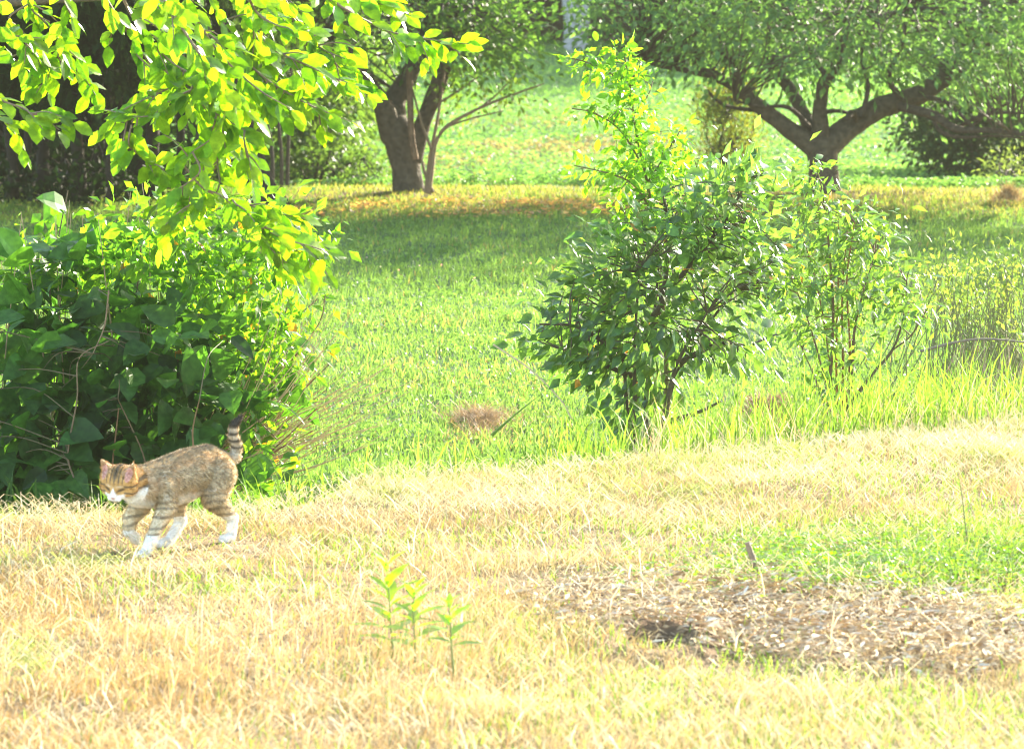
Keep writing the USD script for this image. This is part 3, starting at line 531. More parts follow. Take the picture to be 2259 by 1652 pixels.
sprays = [[(640, -60), (760, 20), (860, 70), (950, 88), (1035, 98)], [(700, -70), (800, 0), (870, 20), (905, 35)], [(560, -60), (680, 80), (760, 160), (815, 208)], [(480, -60), (580, 90), (690, 150), (790, 200)],
          [(440, -50), (540, 130), (660, 220), (790, 275)], [(520, -20), (600, 150), (690, 235), (745, 275)], [(380, -50), (470, 100), (560, 190), (640, 240)], [(330, -50), (420, 90), (500, 200), (565, 262)],
          [(250, -50), (300, 50), (370, 130), (450, 180), (530, 222)], [(200, -60), (260, 40), (330, 140), (350, 170)], [(340, 130), (400, 190), (460, 240), (560, 300)], [(400, 180), (330, 215), (270, 245), (228, 292)],
          [(420, 200), (370, 240), (310, 258), (222, 240)], [(300, 120), (390, 200), (470, 280), (480, 320)], [(450, 120), (500, 220), (470, 300), (420, 340), (378, 400)], [(470, 280), (440, 320), (400, 352)],
          [(120, -60), (150, 20), (172, 58)], [(60, -60), (70, 20), (110, 50)], [(-60, 60), (20, 78), (90, 85)], [(-60, 130), (0, 130), (50, 140)], [(20, 40), (50, 70), (85, 130)], [(90, 40), (150, 110), (195, 150)], [(60, 100), (110, 150), (80, 205)],
          [(-60, 190), (10, 225), (60, 245), (98, 290)], [(-60, 240), (10, 265), (50, 275)], [(130, 130), (180, 165), (212, 212)], [(285, 320), (320, 350), (342, 388)], [(560, 60), (550, 200), (530, 300), (545, 390)],
          [(455, 420), (540, 450), (610, 470), (672, 482)], [(500, 440), (600, 515), (690, 545), (725, 556)], [(540, 480), (610, 530), (690, 572)], [(520, 450), (590, 540), (645, 592)], [(440, 380), (390, 420), (345, 452)], [(480, 360), (480, 420), (420, 470), (372, 500)],
          [(600, -60), (640, 20), (700, 100), (760, 130)], [(420, -60), (430, 40), (480, 90), (520, 110)], [(350, -60), (360, 10), (400, 60)], [(540, -60), (560, 20), (620, 60), (680, 70)], [(300, -60), (330, -10), (350, 20)], [(470, 320), (440, 400), (440, 440), (400, 470)], [(540, 320), (560, 420), (560, 480)]]
LP, Ld, Ln, LLn, tips, allp = [], [], [], [], [], []
cols_t = (0.20, 0.14, 0.085)
for q in sprays:
    D = ro.uniform(16.7, 17.9); inner = not (q[0][1] < 0 or q[0][0] < 0); r_ = 0.0036 if inner else 0.0055
    if inner:
        ap = np.vstack(allp); ax, ay, _w = proj(ap); near_ = ap[np.argmin((ax - q[0][0]) ** 2 + (ay - q[0][1] + 25) ** 2)]; D = near_[1]
    pts = np.array([at(a, b, D + ro.uniform(-0.08, 0.08)) for a, b in q]); pts = np.vstack([near_, pts]) if inner else pts; c = curve(pts, 10); allp.append(c)
    ov.part('twig', *tube(c, np.linspace(r_, 0.0016, len(c)), 5), M_TWIG, np.array(cols_t), smooth=True)
    if not inner:
        s = mp[np.argmin(((mp - c[0]) ** 2).sum(1))]; k = curve([s, (s + c[0]) / 2 + [0, 0, 0.05], c[0]], 5)
        ov.part('twig', *tube(k, np.linspace(0.008, 0.0055, len(k)), 5), M_TWIG, np.array(cols_t), smooth=True)
    seg = np.linalg.norm(np.diff(c, axis=0), axis=1); S = np.concatenate([[0], np.cumsum(seg)])
    side = 1
    def put_leaves(c, S, step, lo, size):
        global side
        for s_ in np.arange(lo, S[-1] + 0.001, step):
            p = np.array([np.interp(s_, S, c[:, k]) for k in range(3)]); p2 = np.array([np.interp(min(s_ + 0.02, S[-1]), S, c[:, k]) for k in range(3)]); p1 = np.array([np.interp(max(s_ - 0.02, 0), S, c[:, k]) for k in range(3)])
            t = nz(p2 - p1); w = nz(np.cross(t, [0, -0.35, 1.0])); side = -side
            endf = s_ / S[-1]
            dd = t * (0.55 + 0.5 * endf) + w * side * ro.uniform(0.35, 0.95) * (1.1 - 0.5 * endf) + ro.standard_normal(3) * 0.25 + [0, 0, -0.10]
            LP.append(p + nz(dd) * 0.008); Ld.append(dd); Ln.append(np.array([0.1, -0.75, 0.9]) + ro.standard_normal(3) * 0.42); LLn.append(size * ro.uniform(0.72, 1.18))
    put_leaves(c, S, 0.022, 0.05 if S[-1] > 0.3 else 0.03, 0.074)
    for _ in range(int(S[-1] / 0.10)):
        s_ = ro.uniform(0.15, 0.85) * S[-1]; p = np.array([np.interp(s_, S, c[:, k]) for k in range(3)]); t = nz(c[-1] - c[0])
        e = p + nz(t + ro.standard_normal(3) * 0.6 + [0, 0, -0.3]) * ro.uniform(0.06, 0.14); k = curve([p, (p + e) / 2 + [0, 0, 0.01], e], 4); tips.append(tube(k, np.linspace(0.003, 0.0012, len(k)), 4, False))
        sk = np.concatenate([[0], np.cumsum(np.linalg.norm(np.diff(k, axis=0), axis=1))]); put_leaves(k, sk, 0.025, 0.02, 0.066)
V, F = join(tips); ov.part('twiglets', V, F, M_TWIG, np.array(cols_t), kind='stuff')
# the crown above the picture
cl = np.vstack([tb + [0, 0, 2.9] + ro.standard_normal((70, 3)) * [0.9, 0.7, 0.45], mp[ro.integers(0, len(mp), 60)] + ro.standard_normal((60, 3)) * [0.25, 0.25, 0.15] + [0, 0, 0.25]])
cl = cl[proj(cl)[1] < -70]
P, d, n = spread(ro, cl, 9, 0.09, 0.4)
V, F = twigs(ro, np.vstack([mp, np.array([p for p, r in tr[0]])]), cl, 0.006, 0.002, 4); ov.part('upper_twigs', V, F, M_TWIG, np.array(cols_t), kind='stuff')
P = np.vstack([np.array(LP), P]); d = np.vstack([np.array(Ld), d]); n = np.vstack([np.array(Ln), n]); LL = np.concatenate([np.array(LLn), ro.uniform(0.06, 0.085, len(P) - len(LLn))])
foliage(ov, P, d, n, LL, LL * ro.uniform(0.48, 0.64, len(P)), mixcol(ro, len(P), (0.075, 0.175, 0.010), (0.155, 0.25, 0.012), 0.16), M_THIN, 'oval', 'oval', 300, curl=0.15, fold=0.18)

# ---------------------------------------------------------------- the large-leaved bush on the left
rh = np.random.default_rng(42)
DSH = 1.15
Dh = 17.7 + DSH
def back(spec): return [q[:4] + (q[4] + DSH,) + q[5:] for q in spec]
hb = base_at(330, Dh)
hy = Thing('large_leaved_bush', 'dense bush of big dark leaves and brown stems at the left behind the cat', 'bush', hb)
hs = [stem(hy, q, D_ + DSH, r * 0.62, 0.002, tuple(0.62 * v for v in c), dD=dd) for q, D_, r, c, dd in (
    ([(420, 1080), (440, 980), (470, 850), (520, 700), (560, 560)], 17.5, 0.008, (0.24, 0.15, 0.07), 0.2), ([(430, 1080), (520, 960), (600, 850), (700, 720), (718, 650)], 17.5, 0.007, (0.26, 0.16, 0.07), 0.1), ([(450, 1085), (560, 980), (650, 880), (730, 800)], 17.4, 0.006, (0.28, 0.17, 0.08), 0.1),
    ([(440, 1080), (540, 900), (620, 720), (650, 600)], 17.6, 0.006, (0.28, 0.19, 0.10), 0.2), ([(410, 1080), (390, 900), (400, 720), (430, 560), (425, 470)], 17.6, 0.007, (0.22, 0.15, 0.08), 0.2), ([(350, 1080), (330, 900), (300, 700), (310, 560), (300, 440)], 17.6, 0.006, (0.22, 0.15, 0.08), 0.2),
    ([(470, 1080), (580, 1010), (700, 900)], 17.3, 0.006, (0.28, 0.15, 0.06), 0.0), ([(480, 1085), (600, 1000), (690, 950)], 17.3, 0.005, (0.30, 0.16, 0.06), 0.0), ([(330, 1085), (315, 1000), (260, 880)], 17.05, 0.007, (0.20, 0.13, 0.06), 0.0), ([(165, 1060), (150, 1000), (170, 880), (175, 790), (240, 752)], 17.0, 0.006, (0.22, 0.15, 0.08), 0.0),
    ([(245, 1050), (255, 960), (262, 900)], 17.0, 0.006, (0.24, 0.12, 0.05), 0.0), ([(430, 1010), (425, 950), (440, 880)], 16.95, 0.006, (0.26, 0.15, 0.06), 0.0), ([(120, 1080), (140, 850), (110, 650), (130, 520), (150, 420)], 17.7, 0.007, (0.2, 0.14, 0.08), 0.1), ([(240, 640), (230, 720), (205, 780)], 17.1, 0.005, (0.3, 0.2, 0.12), 0.0),
    ([(30, 1090), (40, 900), (20, 700), (30, 540)], 17.7, 0.007, (0.2, 0.13, 0.08), 0.1), ([(470, 1060), (560, 860), (640, 720), (700, 660)], 17.7, 0.005, (0.3, 0.2, 0.1), 0.1), ([(460, 1060), (520, 800), (540, 660), (600, 560)], 17.8, 0.005, (0.3, 0.2, 0.1), 0.1), ([(480, 1070), (620, 940), (720, 860)], 17.5, 0.004, (0.34, 0.22, 0.1), 0.1))]
big = ellipses(rh, back([(150, 820, 180, 170, 17.5, 0.35, 90), (100, 980, 140, 100, 17.2, 0.25, 40), (330, 900, 170, 150, 17.4, 0.35, 75), (410, 830, 120, 150, 17.5, 0.4, 45), (230, 660, 210, 110, 17.7, 0.4, 46), (520, 870, 80, 110, 17.5, 0.3, 10), (600, 870, 50, 40, 17.4, 0.2, 4), (120, 560, 150, 60, 17.7, 0.3, 26), (540, 1010, 80, 40, 17.3, 0.15, 8), (-150, 820, 130, 220, 17.6, 0.4, 60), (40, 1010, 130, 70, 17.5, 0.3, 50), (200, 1040, 160, 40, 17.4, 0.25, 40), (330, 1000, 140, 60, 17.3, 0.2, 24)]))
V, F = twigs(rh, np.vstack(hs), big[rh.random(len(big)) < 0.35], 0.0022, 0.0012, 4); hy.part('twigs', V, F, M_TWIG, np.array((0.10, 0.08, 0.04)), kind='stuff')
P, d, n = spread(rh, big, 2, 0.035, droop=0.45, up=0.9, out=hb + [0, 0.3, 0.35], jit=0.55); n = n + [0, -0.25, 0]
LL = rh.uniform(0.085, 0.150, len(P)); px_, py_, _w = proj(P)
C = mixcol(rh, len(P), (0.024, 0.074, 0.016), (0.062, 0.15, 0.024), 0.22); sun_tint = np.clip(sstep(680, 540, py_) + sstep(430, 560, px_), 0, 1)[:, None] * rh.random((len(P), 1)); C = C * (1 - sun_tint) + np.array((0.085, 0.20, 0.022)) * sun_tint  # top and right leaves lightened as if sunlit, light painted into their colour
small = ellipses(rh, back([(480, 500, 220, 60, 17.6, 0.25, 70), (630, 540, 80, 60, 17.6, 0.2, 24), (520, 680, 150, 110, 17.7, 0.3, 90), (400, 560, 230, 60, 17.8, 0.3, 60), (600, 780, 90, 110, 17.6, 0.25, 50), (560, 900, 110, 100, 17.5, 0.25, 40), (250, 620, 200, 80, 17.8, 0.3, 46), (560, 1010, 60, 50, 17.2, 0.1, 10), (300, 760, 200, 120, 17.9, 0.2, 60), (90, 600, 100, 70, 17.8, 0.3, 20)]))
P2, d2, n2_ = spread(rh, small, 7, 0.045, droop=0.3, up=0.8); n2_ = n2_ + [0.4, -0.3, 0]
L2 = rh.uniform(0.030, 0.068, len(P2)); C2 = mixcol(rh, len(P2), (0.06, 0.15, 0.022), (0.12, 0.22, 0.03), 0.15)
o = rh.random(len(P2)) < 0.012; C2[o] = (0.40, 0.16, 0.03)
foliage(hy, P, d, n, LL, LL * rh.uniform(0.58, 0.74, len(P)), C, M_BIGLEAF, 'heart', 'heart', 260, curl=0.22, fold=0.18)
foliage(hy, P2, d2, n2_, L2, L2 * rh.uniform(0.45, 0.6, len(P2)), C2, M_THIN, 'oval', 'mid', 40, name='small_leaf', rest='small_foliage')
# fine dry stems that spray out of the bush to the right
parts = []
for k in range(130):
    s = at(rh.uniform(420, 520), rh.uniform(1000, 1090), 17.4 + DSH + rh.uniform(-0.15, 0.3)); a = rh.uniform(0.25, 1.25); ln = rh.uniform(0.35, 0.72)
    e = s + np.array([np.cos(a) * ln, rh.uniform(-0.12, 0.25), np.sin(a) * ln * 0.95]); m = (s + e) / 2 + rh.standard_normal(3) * 0.025
    parts.append(tube(curve([s, m, e], 5), np.linspace(0.0024, 0.0008, 11), 4, False))
V, F = join(parts); hy.part('dry_stems', V, F, M_TWIG, np.array((0.48, 0.32, 0.16)), kind='stuff', label='fine dry brown stems spraying out to the right')
# long grass blades at the dark foot of the bush
V, F, C = blades(rh, gpts(rh.uniform(-1.75, -0.8, 150), rh.uniform(17.5, 18.0, 150)), rh.uniform(0.10, 0.26, 150), 0.009, rh.uniform(0.3, 1.2, 150), rh.uniform(0, 6.28, 150), mixcol(rh, 150, (0.05, 0.11, 0.03), (0.08, 0.15, 0.03)), 3)
stuff('bush_grass', 'dark green grass blades growing at the shaded foot of the large-leaved bush', 'grass', V, F, M_GRASS, C)

# ---------------------------------------------------------------- the cat
cat0 = at(410, 1205, 16.35); cat0[2] = ground(cat0[0], cat0[1]) + 0.010
TH = math.radians(50); cf, cl_ = np.array([-math.cos(TH), -math.sin(TH), 0]), np.array([math.sin(TH), -math.cos(TH), 0])
def L(x, y, z): return x * cf + y * cl_ + np.array([0, 0, z])
def gz(x, y):
    p = cat0 + L(x, y, 0); return float(ground(p[0], p[1]) - cat0[2])
hf = nz(np.array([-0.28, -0.78, -0.48])); hl = nz(np.cross([0.10, 0, 1.0], hf)); hu = np.cross(hf, hl)   # head: forward, its left, up
hc = L(0.266, -0.008, 0.199)
def H(f, l, u): return hc + hf * f + hl * l + hu * u
zfl, zhl, zhr = gz(0.27, 0.083) - 0.008, gz(-0.13, 0.045), gz(0.05, -0.045)
body_ch = [
    [(L(-0.105, 0, 0.205), 0.062), (L(-0.05, 0, 0.208), 0.066), (L(0.03, 0, 0.197), 0.066), (L(0.10, 0, 0.184), 0.065), (L(0.15, 0, 0.172), 0.056), (L(0.195, 0, 0.168), 0.047)],
    [(L(-0.09, 0, 0.228), 0.048), (L(0.0, 0, 0.222), 0.048), (L(0.10, 0, 0.205), 0.045), (L(0.17, 0, 0.195), 0.043), (L(0.225, -0.003, 0.196), 0.043), (hc - hf * 0.01, 0.044)],
    [(L(-0.05, 0, 0.180), 0.048), (L(0.03, 0, 0.166), 0.049), (L(0.11, 0, 0.158), 0.049)],
    # left fore leg, reaching forward and down
    [(L(0.135, 0.038, 0.175), 0.040), (L(0.128, 0.050, 0.122), 0.029), (L(0.172, 0.060, 0.080), 0.0215), (L(0.225, 0.073, 0.030), 0.0165), (L(0.252, 0.080, 0.012 + zfl), 0.0155), (L(0.280, 0.085, 0.007 + zfl), 0.015)],
    # right fore leg, lifted with a bent wrist
    [(L(0.13, -0.036, 0.165), 0.038), (L(0.145, -0.042, 0.115), 0.029), (L(0.185, -0.045, 0.082), 0.022), (L(0.190, -0.045, 0.045), 0.0165), (L(0.168, -0.045, 0.028), 0.015), (L(0.160, -0.045, 0.020), 0.014)],
    # left hind leg: knee forward, hock back, shank down
    [(L(-0.095, 0.036, 0.195), 0.056), (L(-0.070, 0.046, 0.125), 0.036), (L(-0.118, 0.047, 0.085), 0.021), (L(-0.150, 0.047, 0.062), 0.016), (L(-0.140, 0.046, 0.016 + zhl), 0.0145), (L(-0.112, 0.045, 0.010 + zhl), 0.015)],
    # right hind leg stepping forward under the belly
    [(L(-0.080, -0.036, 0.190), 0.054), (L(0.000, -0.046, 0.128), 0.037), (L(-0.018, -0.047, 0.085), 0.022), (L(-0.030, -0.047, 0.055), 0.0165), (L(0.022, -0.046, 0.015 + zhr), 0.0145), (L(0.055, -0.045, 0.009 + zhr), 0.015)],
    # tail
    [(L(-0.150, 0, 0.232), 0.024), (L(-0.180, 0.0, 0.222), 0.0175), (L(-0.210, 0.002, 0.234), 0.016), (L(-0.216, 0.003, 0.264), 0.015), (L(-0.199, 0.003, 0.296), 0.0138), (L(-0.203, 0.004, 0.324), 0.0122), (L(-0.232, 0.004, 0.346), 0.007)],
    # head
    [(H(0, 0, 0), 0.047)], [(H(0.0, 0.015, 0.006), 0.041), (H(0.0, -0.015, 0.006), 0.041)],
    [(H(0.008, 0.030, -0.012), 0.027), (H(0.026, 0.010, -0.014), 0.024), (H(0.026, -0.010, -0.014), 0.024), (H(0.008, -0.030, -0.012), 0.027)],
    [(H(0.036, 0, 0.004), 0.016), (H(0.053, 0, -0.012), 0.0095)], [(H(0.046, 0.009, -0.022), 0.0125), (H(0.046, -0.009, -0.022), 0.0125)], [(H(0.038, 0, -0.033), 0.010)]]
cv, cfaces = organic(body_ch, 0.006, 22, 10)
def ear(s):
    pts = [(H(0.004, s * 0.016, 0.036), 0.006), (H(0.000, s * 0.046, 0.020), 0.006), (H(-0.006, s * 0.049, 0.066), 0.0022), (H(-0.014, s * 0.030, 0.040), 0.006)]
    return m3.Manifold.batch_hull([m3.Manifold.sphere(r, 12).translate([float(v) for v in p]) for p, r in pts])
cm = m3.Manifold(m3.Mesh(np.asarray(cv, np.float32), np.asarray(cfaces, np.uint32)))
cm = m3.Manifold.batch_boolean([cm, ear(1), ear(-1)], m3.OpType.Add).refine_to_length(0.0032).to_mesh()
tt = trimesh.Trimesh(cm.vert_properties[:, :3], cm.tri_verts, process=True); trimesh.smoothing.filter_taubin(tt, 0.5, 0.53, 6)
CV, CF = np.array(tt.vertices), np.array(tt.faces); CN = vnormals(CV, CF)
def coat(p):
    x, y, z = p @ cf, p @ cl_, p[:, 2]; q = p - hc; f, l, u = q @ hf, q @ hl, q @ hu
    nn = meshkit.fbm(p * 55, 3, 3); wob = meshkit.fbm(p * 22, 3, 8) - 0.5
    brown, dark, orange, white, cream = map(np.array, ((0.46, 0.37, 0.24), (0.085, 0.068, 0.05), (0.50, 0.32, 0.16), (0.80, 0.77, 0.72), (0.58, 0.48, 0.34)))
    c = brown * (0.75 + 0.5 * nn)[:, None]
    k = lambda m, col: c * (1 - m[:, None]) + col * m[:, None]
    c = k(0.45 * sstep(0.47, 0.62, meshkit.fbm(p * 16, 2, 21)), orange)
    band = sstep(0.15, 0.8, np.sin((x + 0.25 * wob) * 150 + 8 * wob)) * sstep(0.12, 0.17, z) * (x < 0.17)
    c = k(0.30 * band, dark)
    c = k(0.5 * sstep(0.018, 0.006, np.abs(y)) * (z > 0.22) * (x > -0.17), dark)                                  # line of the back
    low = sstep(0.160, 0.128, z + 0.03 * wob) * (np.abs(y) < 0.075) * (x > -0.10) * (x < 0.16)
    c = k(low * 0.9, white)                                                                                        # belly
    head = (np.linalg.norm(q, axis=1) < 0.085) & (x > 0.2)
    chest = sstep(0.115, 0.155, x + 0.05 * wob) * sstep(0.215, 0.18, z - 0.15 * (x - 0.17)) * sstep(0.05, 0.035, np.abs(y + 0.005)) * (~head) * (z > 0.09)
    c = k(chest * 0.97, white)
    def near(ch, grow):
        m = np.full(len(p), 1.0)
        for (a, ra), (b, rb) in zip(ch[:-1], ch[1:]):
            t = np.clip(((p - a) @ (b - a)) / ((b - a) @ (b - a)), 0, 1); m = np.minimum(m, np.linalg.norm(p - a - t[:, None] * (b - a), axis=1) - (ra * (1 - t) + rb * t) - grow)
        return m < 0
    fore = (near(body_ch[3][1:], 0.008) | near(body_ch[4][1:], 0.008)) & ~head & (z < 0.15); hind = (near(body_ch[5][1:], 0.008) | near(body_ch[6][1:], 0.006)) & ~head & (z < 0.15)
    ls = sstep(0.1, 0.7, np.sin(z * 300 + 30 * x + 7 * wob))
    c = np.where(hind[:, None] & (z > 0.07)[:, None], (brown * 1.15) * (1 - 0.65 * ls[:, None] * 0.8) + dark * 0.52 * ls[:, None], c)
    c = np.where(fore[:, None] & (z > 0.045)[:, None], (brown * 1.35) * (1 - 0.58 * ls[:, None]) + dark * 0.58 * ls[:, None], c)
    c = np.where((hind & (z < 0.072 + 0.02 * wob))[:, None] | (fore & (z < 0.048 + 0.02 * wob))[:, None], white, c)
    tail = (x < -0.172) & (z > 0.20)
    tb_ = sstep(-0.1, 0.5, np.sin((z - 0.21) * 2 * np.pi / 0.021)) * (z > 0.255)
    c = np.where(tail[:, None], (cream * 0.85) * (1 - 0.88 * tb_[:, None]) + dark * 0.5 * 0.88 * tb_[:, None], c)
    c = np.where((tail & (z > 0.322))[:, None], dark * 0.55, c)
    # head
    ch_ = np.array((0.50, 0.29, 0.10)) * (0.8 + 0.4 * nn)[:, None]
    kh = lambda m, col: ch_ * (1 - m[:, None]) + col * m[:, None]
    crown = sstep(0.010, 0.030, u) * sstep(0.1, 0.7, np.cos(l * 2 * np.pi / 0.0125)) * (np.abs(l) < 0.026)
    ch_ = kh(0.8 * crown, dark); ch_ = kh(0.75 * sstep(0.012, 0.004, np.abs(l)) * sstep(0.026, 0.038, u), dark)
    ch_ = kh(0.75 * sstep(0.35, 0.8, np.sin((u * 0.8 + np.abs(l) * 0.35) * 2 * np.pi / 0.017)) * (np.abs(l) > 0.028) * (u < 0.016), dark)
    blaze = sstep(0.0125, 0.008, np.abs(l) + np.clip(u + 0.006, 0, 1) * 0.55) * (f > 0.028) * (u < 0.014)
    ch_ = kh(blaze, white); muz = sstep(-0.007, -0.013, u) * sstep(0.033, 0.026, np.abs(l)) * (f > 0.015); ch_ = kh(muz, white)
    ch_ = kh(sstep(-0.02, -0.032, u), white)
    nose = np.exp(-((l / 0.0055) ** 2 + ((u + 0.0155) / 0.0045) ** 2)) * (f > 0.045); ch_ = kh(np.clip(nose * 1.3, 0, 1), np.array((0.55, 0.25, 0.2)))
    mouth = np.exp(-((u + 0.0275 - 0.15 * np.abs(l)) / 0.0016) ** 2) * (np.abs(l) < 0.014) * (f > 0.03); ch_ = kh(0.6 * mouth, np.array((0.25, 0.13, 0.10)))
    eye = np.exp(-(((np.abs(l) - 0.0205) / 0.0105) ** 2 + ((u - 0.0035 - 0.22 * (np.abs(l) - 0.0205)) / 0.0042) ** 2)) * (f > 0.02); ch_ = kh(np.clip(eye * 1.6, 0, 1) * 0.85, dark * 0.55)
    brow = np.exp(-(((np.abs(l) - 0.017) / 0.008) ** 2 + ((u - 0.0135) / 0.003) ** 2)) * (f > 0.02); ch_ = kh(0.7 * brow, cream * 1.2)
    e_in = (u > 0.028) & (np.abs(l) > 0.020) & (f > -0.006 - 0.25 * (u - 0.03)); rim = sstep(0.0, 0.02, np.abs(l) - 0.020 - 0.35 * (u - 0.03))
    ch_ = np.where((u > 0.040)[:, None] & (np.abs(l) > 0.018)[:, None], np.array((0.42, 0.26, 0.13)), ch_)
    inn = ((np.abs(l) - 0.037) / 0.0095) ** 2 + ((u - 0.040) / 0.016) ** 2 < 1
    ch_ = np.where((inn & (f > -0.010))[:, None], np.array((0.55, 0.30, 0.24)), ch_)
    return np.clip(np.where(head[:, None], ch_, c), 0.01, 0.9)
cat = Thing('cat', 'tabby and white cat walking left across the dry grass with its striped tail raised', 'cat', cat0)
CC = coat(CV)
cat.part('body', CV + cat0, CF, M_COAT, CC, smooth=True)
for s in (1, -1):
    e = trimesh.creation.icosphere(2, 1.0); v = e.vertices * [0.006, 0.0075, 0.0028]
    v = H(0.0345, s * 0.0195, 0.0020) + v[:, :1] * hf + v[:, 1:2] * (hl * 0.97 + hu * 0.2 * s) + v[:, 2:] * hu
    cat.part('eye', v + cat0, np.array(e.faces), M_EYE, smooth=True)
rcat = np.random.default_rng(61)
ar = np.linalg.norm(np.cross(CV[CF[:, 1]] - CV[CF[:, 0]], CV[CF[:, 2]] - CV[CF[:, 0]]), axis=1)
nf = 42000; fi = rcat.choice(len(CF), nf, p=ar / ar.sum()); bw = rcat.dirichlet([1, 1, 1], nf)
fp = (CV[CF[fi]] * bw[:, :, None]).sum(1); fn = nz((CN[CF[fi]] * bw[:, :, None]).sum(1)); fc = (CC[CF[fi]] * bw[:, :, None]).sum(1)
inhead = np.linalg.norm(fp - hc, axis=1) < 0.07; flow = np.where(inhead[:, None], -hf, -cf * 0.8 + [0, 0, -0.6]); flow = np.where((fp @ cf < -0.172)[:, None] & (fp[:, 2:] > 0.24), [0, 0, 1.0], flow)
fd = nz(fn * 0.55 + nz(flow - fn * (flow * fn).sum(1, keepdims=True)) + rcat.standard_normal((nf, 3)) * 0.22)
fl = np.where(inhead, rcat.uniform(0.004, 0.008, nf), rcat.uniform(0.007, 0.013, nf)) * np.where(fp[:, 2] < 0.09, 0.6, 1.0)
fl = np.where(inhead & ((fp - hc) @ hf > 0.03), fl * 0.35, fl)
fs = nz(np.cross(fd, rcat.standard_normal((nf, 3)))) * 0.0007
fV = np.stack([fp - fs, fp + fs, fp + fd * fl[:, None]], 1)
V, F, C = flat(fV, np.array([[0, 1, 2]]), np.clip(fc * rcat.uniform(0.8, 1.3, (nf, 1)), 0, 0.9))
cat.part('fur', V + cat0, F, M_FUR, C, kind='stuff')

# ---------------------------------------------------------------- grass, litter and other ground cover
rq = np.random.default_rng(71)
def zone(P):
    px, py, w = proj(P); return px, py
def keep(P, prob, rng):
    return P[rng.random(len(P)) < prob]
def catclear(P):
    return 1 - 0.62 * ((P[:, 0] > -1.22) & (P[:, 0] < -0.70) & (P[:, 1] > 15.8) & (P[:, 1] < 16.65))
STRAW_A, STRAW_B, STRAW_C = (0.40, 0.305, 0.135), (0.60, 0.49, 0.29), (0.48, 0.28, 0.095)
# short dry stubble
x, y = scatter(rq, 260000, 11.6, 20.6, 0.35); P = gpts(x, y); px, py = zone(P)
on = (y < crest(x) + 0.45); mm = mulch_mask(px, py); P = keep(P[on], np.clip(1 - 0.72 * mm[on], 0, 1) * (0.25 + 0.75 * sstep(0.36, 0.50, n2(P[on][:, 0], P[on][:, 1], 5.0, 39, 2))), rq); px, py = zone(P)
n_ = len(P); hp = n2(P[:, 0], P[:, 1], 3.2, 31); h = rq.uniform(0.012, 0.046, n_) * (0.25 + 1.5 * sstep(0.3, 0.7, hp)) * catclear(P)
C = mixcol(rq, n_, STRAW_A, STRAW_B, 0.12); warm = np.clip(1.1 - px / 1100, 0, 1)[:, None] * 0.5 * rq.random((n_, 1)) * sstep(1120, 1350, py)[:, None] * 1.4; C = C * (1 - warm) + np.array(STRAW_C) * warm; tone = n2(P[:, 0], P[:, 1], 1.3, 32)[:, None]; C = C * (0.52 + 0.96 * tone) * np.array([1.0, 0.97, 0.90]) ** (2 - 4 * tone)
V, F, C = blades(rq, P, h, rq.uniform(0.0013, 0.0027, n_), rq.uniform(0.2, 1.5, n_), rq.uniform(0, 6.283, n_), C, 2)
stuff('dry_grass', 'short dry straw-coloured grass covering the foreground', 'dry grass', V, F, M_STRAW, C)
# green blades through the dry grass, thicker at the right and in patches
x, y = scatter(rq, 130000, 11.6, 20.4, 0.35); P = gpts(x, y); px, py = zone(P)
g = n2(P[:, 0], P[:, 1], 1.1, 33); g2 = n2(P[:, 0], P[:, 1], 4.0, 35)
pr = sstep(0.48, 0.66, 0.6 * g + 0.4 * g2 + 0.05 * np.clip((px - 700) / 900, -1, 1)) * 0.5 + 0.05 + 0.05 * sstep(900, 1700, px) * sstep(1700, 1300, py)
pr = pr + 0.95 * np.exp(-((px - 2120) / 430) ** 2 - ((py - 1235) / 85) ** 2)
pr = pr * (1 - 0.9 * mulch_mask(px, py)) * (y < crest(x) + 0.4)
P = keep(P, np.clip(pr, 0, 1), rq); px, py = zone(P); n_ = len(P)
h = catclear(P) * rq.uniform(0.02, 0.058, n_) * (1 + 0.9 * np.exp(-((px - 2160) / 220) ** 2 - ((py - 1235) / 80) ** 2))
V, F, C = blades(rq, P, h, rq.uniform(0.0025, 0.0045, n_), rq.uniform(0.1, 1.2, n_), rq.uniform(0, 6.283, n_), mixcol(rq, n_, (0.085, 0.165, 0.035), (0.18, 0.25, 0.06), 0.15), 2)
stuff('green_grass', 'fresh yellow-green grass blades growing through the dry foreground grass', 'grass', V, F, M_GRASS, C)
# cut hay lying flat, thick along the crest
x, y = scatter(rq, 120000, 11.6, 20.8, 0.35); P = gpts(x, y, 0.012); px, py = zone(P)
edge = np.exp(-((y - crest(x) + 0.5) / 0.9) ** 2); pr = 0.22 + 0.78 * edge * (0.4 + 0.6 * sstep(-0.6, 1.2, x)); pr = pr * (y < crest(x) + 0.5) * (0.25 + 1.1 * sstep(0.35, 0.65, n2(x, y, 2.6, 37)))
P = keep(P, np.clip(pr, 0, 1) * np.where(catclear(P) < 0.9, 0.3, 1), rq); P[:, 2] += rq.uniform(0, 0.035, len(P)); n_ = len(P)
V, F, C = blades(rq, P, rq.uniform(0.02, 0.115, n_) , rq.uniform(0.0012, 0.0030, n_), rq.uniform(1.4, 1.68, n_), rq.uniform(0, 6.283, n_), mixcol(rq, n_, (0.58, 0.50, 0.30), (0.76, 0.71, 0.54), 0.12), 2)
stuff('cut_hay', 'pale cut hay lying flat along the mown edge and over the foreground', 'hay', V, F, M_STRAW, C)
